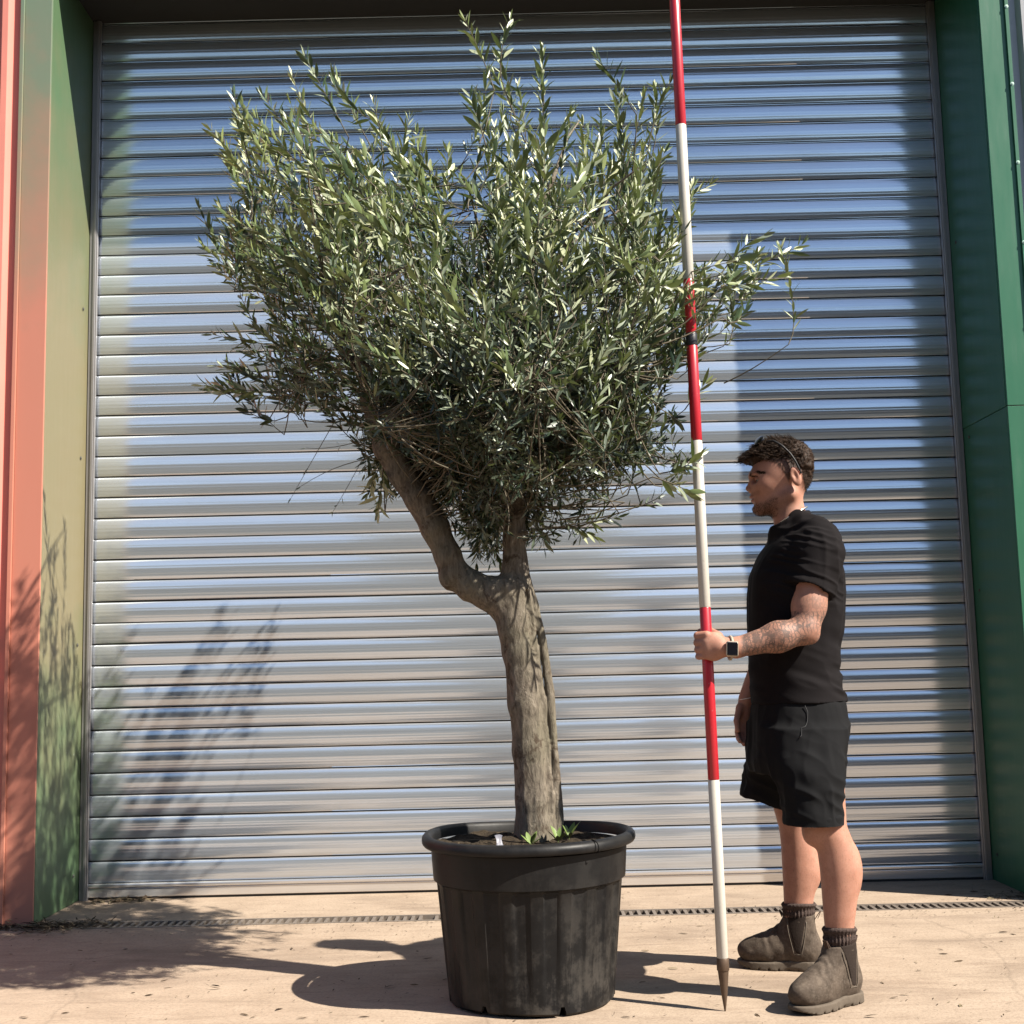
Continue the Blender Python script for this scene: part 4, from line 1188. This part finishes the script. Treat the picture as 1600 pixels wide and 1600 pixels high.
# ---- strands
def strands(root, d0, d1, L, r, m=5):
    n = len(root); t = np.linspace(0, 1, m)
    d0 = d0/np.linalg.norm(d0, axis=1)[:, None]; d1 = d1/np.linalg.norm(d1, axis=1)[:, None]
    pts = root[:, None]+L[:, None, None]*(t[None, :, None]*(1-t[None, :, None]/2)*d0[:, None]+(t[None, :, None]**2/2)*d1[:, None])
    a = np.cross(d0, d1+rng.normal(0, .3, (n, 3))); a /= np.linalg.norm(a, axis=1)[:, None]+1e-9; b = np.cross(d0, a)
    rr = np.broadcast_to(np.asarray(r), (n,))[:, None]*np.array([1, .95, .8, .55, .12])[None, :m]
    V = []
    for k in range(3):
        an = k*2*math.pi/3
        V.append(pts+rr[..., None]*(math.cos(an)*a+math.sin(an)*b)[:, None])
    V = np.stack(V, 2)            # n, m, 3, 3
    idx = np.arange(n*m*3).reshape(n, m, 3)
    F = []
    for k in range(3):
        k2 = (k+1) % 3
        F.append(np.stack([idx[:, :-1, k], idx[:, :-1, k2], idx[:, 1:, k2], idx[:, 1:, k]], -1).reshape(-1, 4))
    return V.reshape(-1, 3), np.concatenate(F)
mH = Mat('brown_hair'); v = mH.coord(kind='World'); hn = mH.noise(v, 190, 3, .6)
mH.set(color=mH.ramp(hn, [(.3, (.009, .0050, .003)), (.6, (.028, .0150, .0085)), (.8, (.066, .036, .019))]), rough=.6, spec=.12, normal=mH.bump(mH.noise(mH.coord((1, 1, 2), 'World'), 260, 2), .5, .002))
hair_f = field([('u', ell(hd(1221, 713), (.094, .069, .055)), 0), ('u', ell(hd(1180, 716), (.036, .050, .019)), .02), ('u', ell(hd(1244, 726), (.053, .064, .064)), .02)])
Vc, Qc = isomesh(hair_f, at(1135, 778, YM)-np.array([0, .11, 0]), at(1295, 665, YM)+np.array([0, .11, 0]), .0028, 1)
Nc = vnormals(Vc, Qc)
Vc = Vc+Nc*(.0045*vnoise(Vc*np.array([.7, 1, 1]), 75)+.003*vnoise(Vc, 150))[:, None]
HV = [Vc]; HQ = [Qc]; hoff = len(Vc)
hcz = (Vc-hd(1223, 736))@R_HEAD; hxx = 1223+hcz[:, 0]/.002; hyy = 736-hcz[:, 2]/.002
top = np.flatnonzero((hyy < 727) & (Nc[:, 2] > -.35))
pick = rng.choice(top, 3600)
front = np.clip((1205-hxx[pick])/35, 0, 1)
clump = np.stack([vnoise(Vc[pick], 55), vnoise(Vc[pick]+7, 55), vnoise(Vc[pick]+13, 55)], 1)*.9
g0 = Nc[pick]*.8+np.stack([-.35-.5*front, rng.normal(0, .25, len(pick)), .35-.3*front], 1)+rng.normal(0, .22, (len(pick), 3))+clump
g1 = np.stack([-.75-.25*front, rng.normal(0, .4, len(pick)), -.15-.75*front], 1)+rng.normal(0, .35, (len(pick), 3))
back = np.clip((hxx[pick]-1240)/25, 0, 1)[:, None]
g0 = g0*(1-back)+back*(Nc[pick]*.6+np.array([.25, 0, -.3])+rng.normal(0, .3, (len(pick), 3))); g1 = g1*(1-back)+back*(np.array([.1, 0, -1.])+rng.normal(0, .3, (len(pick), 3)))
Lh = rng.uniform(.014, .036, len(pick))*(1-.68*back[:, 0])*(1+.2*front)
Vx, Fx = strands(Vc[pick]-Nc[pick]*.003, g0, g1, Lh, rng.uniform(.0007, .0015, len(pick)))
HV.append(Vx); HQ.append(Fx+hoff); hoff += len(Vx)
# short sides and nape, growing from the skin
sc_i = np.flatnonzero(scalp > .3); pick = rng.choice(sc_i, 4200); Ns = vnormals(Vs, Qs)[pick]
g0 = Ns*.7+np.array([.35, 0, -.55])+rng.normal(0, .3, (len(pick), 3)); g1 = np.array([.3, 0, -1.])+Ns*.2+rng.normal(0, .25, (len(pick), 3))
fade = np.clip((735-hy[pick])/25, .0, 1)
Vx, Fx = strands(Vs[pick]-Ns*.001, g0, g1, rng.uniform(.005, .009, len(pick))+.010*fade*rng.random(len(pick)), np.full(len(pick), .0006))
HV.append(Vx); HQ.append(Fx+hoff); hoff += len(Vx)
# eyebrows, chin stubble
bx = rng.uniform(1174, 1196, 420); by = 741.0-.14*(bx-1184)+np.maximum(bx-1188, 0)*.40+rng.normal(0, .8, 420); sd = np.where(rng.random(420) < .25, 1, -1)
fH = field(head_ops())
br = np.array([hd(a, b, s_*w_) for a, b, s_, w_ in zip(bx, by, sd, np.interp(bx, [1174, 1184, 1195], [.018, .038, .052]))])
for _ in range(6):
    e_ = 1e-4; dv = fH(br); gr_ = np.stack([(fH(br+np.eye(3)[i]*e_)-dv)/e_ for i in range(3)], 1); br -= gr_*dv[:, None]*.8
gr_ /= np.linalg.norm(gr_, axis=1)[:, None]
bd = np.stack([np.full(420, .55), sd*.85, np.full(420, .18)], 1)+rng.normal(0, .15, (420, 3)); bd -= gr_*(bd*gr_).sum(1)[:, None]; bd += gr_*.22
Vx, Fx = strands(br, bd, bd+np.array([.2, 0, -.25])-gr_*.3, rng.uniform(.005, .009, 420), np.full(420, .00055))
HV.append(Vx); HQ.append(Fx+hoff); hoff += len(Vx)
bi = np.flatnonzero(beard > .45); pick = rng.choice(bi, 1500); Ns = vnormals(Vs, Qs)[pick]
Vx, Fx = strands(Vs[pick]-Ns*.0005, Ns*.6+np.array([.1, 0, -.6])+rng.normal(0, .3, (1500, 3)), np.array([0.1, 0, -1.])+rng.normal(0, .3, (1500, 3)), rng.uniform(.002, .0052, 1500), np.full(1500, .00042))
HV.append(Vx); HQ.append(Fx+hoff)
link('hair', make_mesh('hair', np.concatenate(HV), np.concatenate(HQ), True, mH.m), man)

# ---- clothes
def mat_cloth(name, col, sc=300, rough=.9):
    m = Mat(name); v = m.coord(kind='World'); n = m.noise(v, sc, 2, .6); w = m.noise(v, 6, 3, .6)
    c = m.mix(w, tuple(x*.8 for x in col), tuple(x*1.25 for x in col)); c = m.mix(m.ramp(n, [(.55, 0.0), (.75, .3)]), c, tuple(x*2 for x in col))
    return m.set(color=c, rough=rough, spec=.06, normal=m.bump(n, .25, .0012))
M_TEE = mat_cloth('black_jersey', (.0088, .0076, .0080)); M_SHORT = mat_cloth('black_canvas', (.0085, .0085, .0090), 420)
def shirt_ops():
    T = [(py, b-1.5, c+1.0, Y, w+.008) for (py, b, c, Y, w) in TORSO if 826 < py < 1090]+[(1097, 1176, 1319, YM, .176)]
    o = [('u', rows_stack(T, 2.25), 0)]
    for s_ in (-1, 1):
        o += [('u', cone(hd(1247, 816, s_*.03), hd(1275, 848, s_*.13), .040, .055), .04)]
    o += [('u', cone(at(1281, 866, 3.835), at(1259, 938, 3.808), .069, .0635), .03),
          ('u', cone(at(1268, 868, 4.17), at(1236, 938, 4.19), .067, .062), .03)]
    # sleeve hems
    o += [('u', ell(hd(1226, 836), (.050, .075, .030)), .03)]
    o += [('u', torus(at(1236, 814, YM), rot_axis((.915, 0, .41), (-.41, 0, .915)), .0605, .060, .0075), .010)]
    return o
def sleeve_cut(p):
    # open sleeve ends: cut square to the arm, hollow inside
    d = field(shirt_ops())(p)
    for A_, B_, Y0 in ((np.array([1281, 866, 3.835]), np.array([1259, 938, 3.808]), 1), (np.array([1268, 868, 4.17]), np.array([1236, 938, 4.19]), 1)):
        a = at(*A_); b = at(*B_); dr_ = (b-a)/np.linalg.norm(b-a)
        end = a+dr_*.116
        t = (p-end)@dr_; rad = np.linalg.norm((p-end)-t[:, None]*dr_, axis=1)
        lat = np.abs(p[:, 1]-YM)
        near_sleeve = (rad < .085) & (t > 0) & (t < .14) & (np.abs(p[:, 1]-b[1]) < .075)
        tors = TORS_F(p)
        d = np.where(near_sleeve, np.maximum(d, np.minimum(t, tors)), d)
        hol = np.maximum(rad-.0565, np.abs(t)-.016)
        d = np.where((np.abs(t) < .03) & (rad < .08) & (tors > .004), np.maximum(d, -hol), d)
    return d
TORS_F = rows_stack([(py, b-1.5, c+1.0, Y, w+.008) for (py, b, c, Y, w) in TORSO if 826 < py < 1090]+[(1097, 1176, 1319, YM, .176)], 2.25)
V, Q = isomesh(sleeve_cut, (.60, 3.70, at(1240, 1104, YM)[2]), (1.14, 4.30, 1.50), .0036, 1)
N_ = vnormals(V, Q); lowz = np.clip((1.06-V[:, 2])/.12, 0, 1); bk = np.clip((V[:, 0]-.86)/.10, 0, 1)
w_ = V.copy(); w_[:, 2] += .35*(V[:, 0]-.9)
f1 = vnoise(w_*np.array([7, 7, 30]), 1.0); f2 = vnoise(w_*np.array([9, 9, 55])+5, 1.0); f3 = vnoise(V, 11); f4 = vnoise(w_*np.array([30, 30, 9])+2, 1.0)
rid = lambda x_: 1-np.abs(x_)*2
arm_zone = np.clip((3.90-V[:, 1])/.05, 0, 1)*np.clip((V[:, 2]-1.14)/.04, 0, 1)
disp = .0045*f3+lowz*(.35+.65*bk)*(.0070*rid(f1)+.0045*f2)+(1-lowz)*(.0028*rid(f4)+.0022*f1)*(.5+.5*bk)+arm_zone*(.0050*rid(f2)+.0025*f1)
V = V+N_*disp[:, None]
link('t_shirt', make_mesh('t_shirt', V, Q, True, M_TEE), man)

PEL = [(1078, 1179, 1312, YM, .160), (1100, 1176, 1318, YM, .172), (1130, 1173, 1322, YM, .182), (1160, 1172, 1320, YM, .186), (1190, 1171, 1316, YM, .186), (1205, 1175, 1313, YM, .182)]
NL = [(1140, 1197, 1323, 3.905, .098), (1190, 1206, 1319, 3.875, .104), (1230, 1216, 1317, 3.855, .107), (1270, 1223, 1317, 3.845, .108), (1288, 1223.5, 1317.5, 3.843, .108)]
FL = [(1130, 1172, 1290, 4.09, .10), (1180, 1167, 1285, 4.14, .108), (1220, 1161, 1276, 4.18, .112), (1245, 1157, 1268, 4.20, .113), (1272, 1155, 1262, 4.215, .114)]
hemF = at(1185, 1252, 4.21)
def shorts_f(p):
    d = field([('u', rows_stack(PEL, 2.3), 0), ('u', rows_stack(NL, 2.3), .035), ('u', np_far, .035)])(p)
    n1 = rows_stack([(a, b+4.5, c-4.5, Y, w-.008) for a, b, c, Y, w in NL], 2.3); n2 = rows_stack([(a, b+4.5, c-4.5, Y, w-.008) for a, b, c, Y, w in FL], 2.3)
    zN = at(1270, 1288, 3.843)[2]
    d = np.where(p[:, 2] < zN+.03, np.maximum(d, -n1(p)), d)
    hem = (p-hemF)@np.array([.34, 0, .94])
    d = np.where(p[:, 1] > 4.03, np.maximum(d, -hem), d)
    d = np.where((p[:, 1] > 4.03) & (hem < .03), np.maximum(d, -n2(p)), d)
    return d
np_far = rows_stack(FL, 2.3)
V, Q = isomesh(shorts_f, (.58, 3.70, at(1270, 1294, 3.843)[2]), (1.16, 4.36, at(1240, 1070, YM)[2]), .0038, 1)
N_ = vnormals(V, Q); w_ = V.copy(); w_[:, 2] += .5*V[:, 0]
f1 = vnoise(w_*np.array([24, 24, 7]), 1.0); f2 = vnoise(w_*np.array([12, 12, 26])+3, 1.0); f3 = vnoise(V, 9); f4 = vnoise(V*np.array([45, 45, 20]), 1)
V = V-N_*.003+N_*(.0040*f3+.0040*rid(f1)+.0038*rid(f2)*np.clip((.78-V[:, 2])/.1, .3, 1)+.0012*f4)[:, None]*np.clip((V[:, 2]-V[:, 2].min()-.004)/.05, .25, 1)[:, None]
sh_o = link('shorts', make_mesh('shorts', V, Q, True, M_SHORT), man)
# stitched side pocket and hem seams, a thin cord each
def on_surface(pts, fn, lift=.0015):
    pts = np.array(pts, float); e_ = 1e-3
    for _ in range(5):
        dv = fn(pts); gr2 = np.stack([(fn(pts+np.eye(3)[i]*e_)-dv)/e_ for i in range(3)], 1); pts -= gr2*dv[:, None]/np.maximum((gr2**2).sum(1), .3)[:, None]*.7
    return pts+gr2*lift
M_SEAM = plain('dark_grey_thread', (.012, .012, .013), .8)
pk = [(1258, 1102), (1262, 1112), (1261, 1128), (1257, 1142), (1250, 1156)]
t = np.linspace(0, 4, 30); pk = np.stack([np.interp(t, np.arange(5), np.array(pk)[:, i]) for i in range(2)], 1)
pp = on_surface([at(a, b, 3.82) for a, b in pk], shorts_f, .0045)
mb = MB(); mb.tube(pp, .0013, 6); link('pocket_seam', mb.mesh('pocket_seam', M_SEAM, True), sh_o)
# ---- watch, necklace, bracelet, sunglasses
M_GOLD = plain('champagne_metal', (.42, .35, .27), .3, .6); M_STRAP = plain('cream_strap', (.28, .24, .18), .55)
M_GLASS = plain('black_glass', (.006, .006, .008), .08, 0, .05)
wc = at(1141, 1012.5, 3.760); wd = (at(1126, 1011, 3.757)-at(1160, 1012, 3.762)); wd /= np.linalg.norm(wd)
Rw = rot_axis(wd, (0, 0, 1.)); Rt = np.stack([Rw[:, 1], Rw[:, 2], Rw[:, 0]], 1)
watch = None
V, Q = isomesh(field([('u', torus(wc, Rt, .0315, .0325, .0045), 0), ('i', rbox(wc, (.012, .06, .06), Rw, .001), .002)]), wc-.06, wc+.06, .0022, 1)
strap = link('wristwatch', make_mesh('wristwatch', V, Q, True, M_STRAP), man)
cc = wc+np.array([0, -.0345, -.003])
V, Q = isomesh(field([('u', rbox(cc, (.0185, .0060, .0225), Rw, .0058), 0)]), cc-.03, cc+.03, .0015, 1); link('watch_case', make_mesh('watch_case', V, Q, True, M_GOLD), strap)
c2 = cc+np.array([0, -.0056, 0])
V, Q = isomesh(field([('u', rbox(c2, (.0158, .0022, .0198), Rw, .002), 0)]), c2-.025, c2+.025, .0012, 1); link('watch_screen', make_mesh('watch_screen', V, Q, True, M_GLASS), strap)
mb = MB(); cN = at(1236, 806, YM); RN = rot_axis((.88, 0, .47), (-.47, 0, .88)); tt = np.linspace(0, 2*math.pi, 90)
q_ = np.stack([.0565*np.cos(tt), .0560*np.sin(tt), 0*tt], 1)@RN.T+cN
mb.tube(q_, .0022+.0008*np.cos(tt*45), 6); link('necklace', mb.mesh('necklace', plain('silver_chain', (.75, .72, .68), .25, .9), True), man)
mb = MB(); cB = at(1169, 1090, 4.17); q_ = np.stack([.031*np.cos(tt), .031*np.sin(tt), .006*np.cos(tt)], 1)+cB
mb.tube(q_, .0011, 5); link('bracelet', mb.mesh('bracelet', plain('thin_silver', (.7, .68, .66), .3, .9), True), man)
M_FRAME = plain('black_plastic_frame', (.006, .006, .007), .5, 0, .1, 20, .25)
sg = None
for s_ in (-1, 1):
    R_l = rot_axis((-.80, s_*.18, .56), (.56, 0, .80))
    c = hd(1191, 696, s_*.030)+R_HEAD@np.array([-.008, 0, .0115])
    V, Q = isomesh(field([('u', ell(c, (.0085, .0300, .0190), R_l), 0), ('s', ell(c-R_l[:, 0]*.006, (.0085, .0290, .0180), R_l), .001)]), c-.045, c+.045, .0018, 1)
    ln_ = make_mesh('sunglasses', V, Q, True, M_GLASS)
    if sg is None: sg = link('sunglasses', ln_, man)
    else: link('lens', ln_, sg)
    arm_pts = [hd(1197, 694, s_*.056), hd(1208, 694, s_*.068), hd(1220, 702, s_*.0765), hd(1232, 714, s_*.0795), hd(1240, 726, s_*.0815), hd(1246, 738, s_*.0815), hd(1249, 746, s_*.080)]
    tq = np.linspace(0, 6, 26); arm_pts = np.stack([np.interp(tq, np.arange(7), np.array(arm_pts)[:, i]) for i in range(3)], 1)
    mb = MB(); mb.tube(arm_pts, np.linspace(.0038, .0028, 26), 8); link('temple_arm', mb.mesh('temple_arm', M_FRAME, True), sg)

# ---- boots and socks
def mat_suede():
    m = Mat('worn_brown_leather'); v = m.coord(kind='World'); n = m.noise(v, 28, 4, .65); f = m.noise(v, 160, 2, .7)
    c = m.ramp(n, [(.3, (.034, .025, .018)), (.55, (.070, .053, .040)), (.75, (.115, .090, .068))])
    c = m.mix(m.ramp(f, [(.5, 0.0), (.72, .4)]), c, (.13, .105, .083))
    return m.set(color=c, rough=.85, spec=.2, normal=m.bump(m.math('ADD', n, m.math('MULTIPLY', f, .4)), .3, .003))
M_SUEDE = mat_suede(); M_SOLE = plain('dusty_rubber_sole', (.085, .068, .052), .85, 0, .35, 60, .2, .4); M_ELAS = plain('dark_brown_elastic', (.018, .012, .009), .9, 0, .3, 200, .2, .5)
def mat_sock():
    m = Mat('grey_brown_wool'); v = m.coord(kind='World'); n = m.noise(v, 300, 2, .7)
    return m.set(color=m.ramp(n, [(.35, (.030, .021, .018)), (.7, (.075, .055, .048))]), rough=.95, spec=.1, normal=m.bump(n, .6, .002))
M_SOCK = mat_sock()
M_TAB = plain('brown_pull_tab', (.045, .024, .014), .8)
def boot(heel, fdir, ankle_px, label):
    f = np.array([fdir[0], fdir[1], 0.]); f /= np.linalg.norm(f); lat = np.array([-f[1], f[0], 0.])
    R_b = np.stack([f, lat, _Z], 1); (l_, r_, py, Y) = ankle_px; ac = (at(l_, py+28, Y)+at(r_, py+28, Y))/2; hp = np.array([ac[0], Y, 0.])-f*.074
    def Tm(me_V): return me_V@R_b.T+hp
    up = field([('u', ell((.212, 0, .052), (.064, .049, .043)), 0), ('u', ell((.140, 0, .058), (.088, .046, .052)), .03), ('u', ell((.056, 0, .062), (.053, .041, .060)), .03),
                ('u', cone((.070, 0, .075), (.070, 0, .185), .047, .047), .03), ('u', cone((.098, 0, .120), (.170, 0, .066), .038, .036), .04),
                ('i', half((.07, 0, .170), (.10, 0, 1)), .002), ('i', half((0, 0, .018), (0, 0, -1)), .002)])
    upf = lambda p: np.maximum(up(p*np.array([1, 1.06, 1])), -(np.hypot(p[:, 0]-.070, p[:, 1]*1.06)-.0415+np.maximum(.13-p[:, 2], 0)*10))
    V, Q = isomesh(upf, (-.01, -.065, .01), (.29, .065, .20), .0030, 1)
    N_ = vnormals(V, Q); cre = np.exp(-((V[:, 0]-.165)/.03)**2)*np.clip((V[:, 2]-.06)/.03, 0, 1)
    V = V+N_*(.0016*vnoise(V, 45)+cre*.0014*np.sin(V[:, 0]*260+3*vnoise(V, 30)))[:, None]
    b_ = link('boot', make_mesh('boot', Tm(V), Q, True, M_SUEDE), man); b_['label'] = label
    heel_s = stack([0, .030], [.060, .060], [0, 0], [.060, .058], [.040, .039], 2.4); ball_s = stack([0, .026], [.185, .185], [0, 0], [.093, .092], [.051, .050], 2.3)
    waist = stack([.012, .028], [.11, .11], [0, 0], [.07, .07], [.040, .040], 3)
    def so(p):
        d = smin(smin(heel_s(p), ball_s(p), .02), waist(p), .01)
        toe = np.maximum(0, p[:, 0]-.22); d = np.maximum(d, toe*.25-p[:, 2]) if True else d
        lug = np.abs(((p[:, 0]/.031) % 1.0)-.5)-.08
        rim_ = np.minimum(.040-np.abs(p[:, 1]), 1)
        d = np.where(p[:, 2] < .009, np.maximum(d, -np.maximum.reduce([lug*.031, p[:, 2]-.008, .036-np.abs(p[:, 1])-.002])), d)
        return d
    V, Q = isomesh(so, (-.02, -.075, -.012), (.31, .075, .055), .0030, 1); V[:, 2] = np.maximum(V[:, 2], .0006)
    link('sole', make_mesh('sole', Tm(V), Q, True, M_SOLE), b_)
    for s_ in (-1, 1):
        el_f = lambda p: np.maximum.reduce([up(p*np.array([1, 1.06, 1]))-.0012, np.abs(p[:, 0]-.076)-(.008+.20*np.maximum(p[:, 2]-.062, 0)), .060-p[:, 2], .012-s_*p[:, 1], -(up(p*np.array([1, 1.06, 1]))+.004)])
        V, Q = isomesh(el_f, (.03, -.06, .05), (.13, .06, .18), .0020, 1)
        if len(V): link('elastic_panel', make_mesh('elastic_panel', Tm(V), Q, True, M_ELAS), b_)
        # stitched seam round the panel
        tq = np.linspace(0, 1, 24); prf = np.stack([.076+np.concatenate([-(.012+.24*np.linspace(.09, 0, 12)), (.012+.24*np.linspace(0, .09, 12))]), np.full(24, s_*.045), .056+np.concatenate([np.linspace(.10, 0, 12), np.linspace(0, .10, 12)])], 1)
        upw = lambda p: up(p*np.array([1, 1.06, 1]))
        prf = on_surface(prf, upw, .0012)
        mb = MB(); mb.tube(Tm(prf), .0011, 5); link('seam', mb.mesh('seam', plain('tan_thread', (.11, .088, .066), .8), True), b_)
    for (x_, dx_) in ((.024, -.022), (.116, .020)):
        tq = np.linspace(0, 1, 9); pt = np.stack([x_+dx_*np.sin(tq*2.6)*.9, 0*tq, .158+.032*np.sin(tq*math.pi*.85)-.010*tq], 1)
        Vv = []; Ff = []
        for i, p_ in enumerate(pt):
            Vv += [p_+np.array([0, -.008, 0]), p_+np.array([0, .008, 0]), p_+np.array([dx_*.07, .008, -.0012]), p_+np.array([dx_*.07, -.008, -.0012])]
        for i in range(8):
            for j in range(4): Ff.append((i*4+j, i*4+(j+1) % 4, (i+1)*4+(j+1) % 4, (i+1)*4+j))
        Ff += [(3, 2, 1, 0), (32, 33, 34, 35)]
        link('pull_tab', make_mesh('pull_tab', Tm(np.array(Vv)), Ff, True, M_TAB, 50), b_)
    # ribbed sock
    a = at(l_, py, Y); b = at(r_, py, Y); c = (a+b)/2; ra = (b[0]-a[0])/2+.004; z1 = c[2]
    bot = hp+f*.074
    n = 112; ang = np.arange(n)*2*math.pi/n; V = []; zs = np.linspace(.125, z1, 26)
    for i, z_ in enumerate(zs):
        k = (z_-.125)/(z1-.125); cc_ = np.array([bot[0], bot[1]])*(1-k)+np.array([c[0], Y])*k
        cuff = 1.0 if k < .86 else 1.0+.07*math.sin((k-.86)/.14*math.pi)
        rb = .0021*np.cos(ang*28)*(1 if k < .84 else .25)
        r0 = (.0425*(1-k)+ra*k)*cuff+.0016*math.sin(k*23)
        V.append(np.stack([cc_[0]+(r0+rb)*np.cos(ang), cc_[1]+(r0+rb)*.94*np.sin(ang), np.full(n, z_)+.0025*np.sin(ang*2+k*5)], 1))
    k = V[-1].copy(); cen_ = k.mean(0); V.append(cen_+(k-cen_)*.88-np.array([0, 0, .003]))
    F = [(i*n+j, i*n+(j+1) % n, (i+1)*n+(j+1) % n, (i+1)*n+j) for i in range(len(V)-1) for j in range(n)]
    link('sock', make_mesh('sock', np.concatenate(V), F, True, M_SOCK), man)
boot((1.006, 3.862), (-.22, -.15), (1288.5, 1334.5, 1447, 3.836), 'dusty brown leather boot of the near foot')
boot((.952, 4.240), (-.26, .085), (1224.5, 1271.5, 1409, 4.262), 'dark brown leather boot of the far foot')
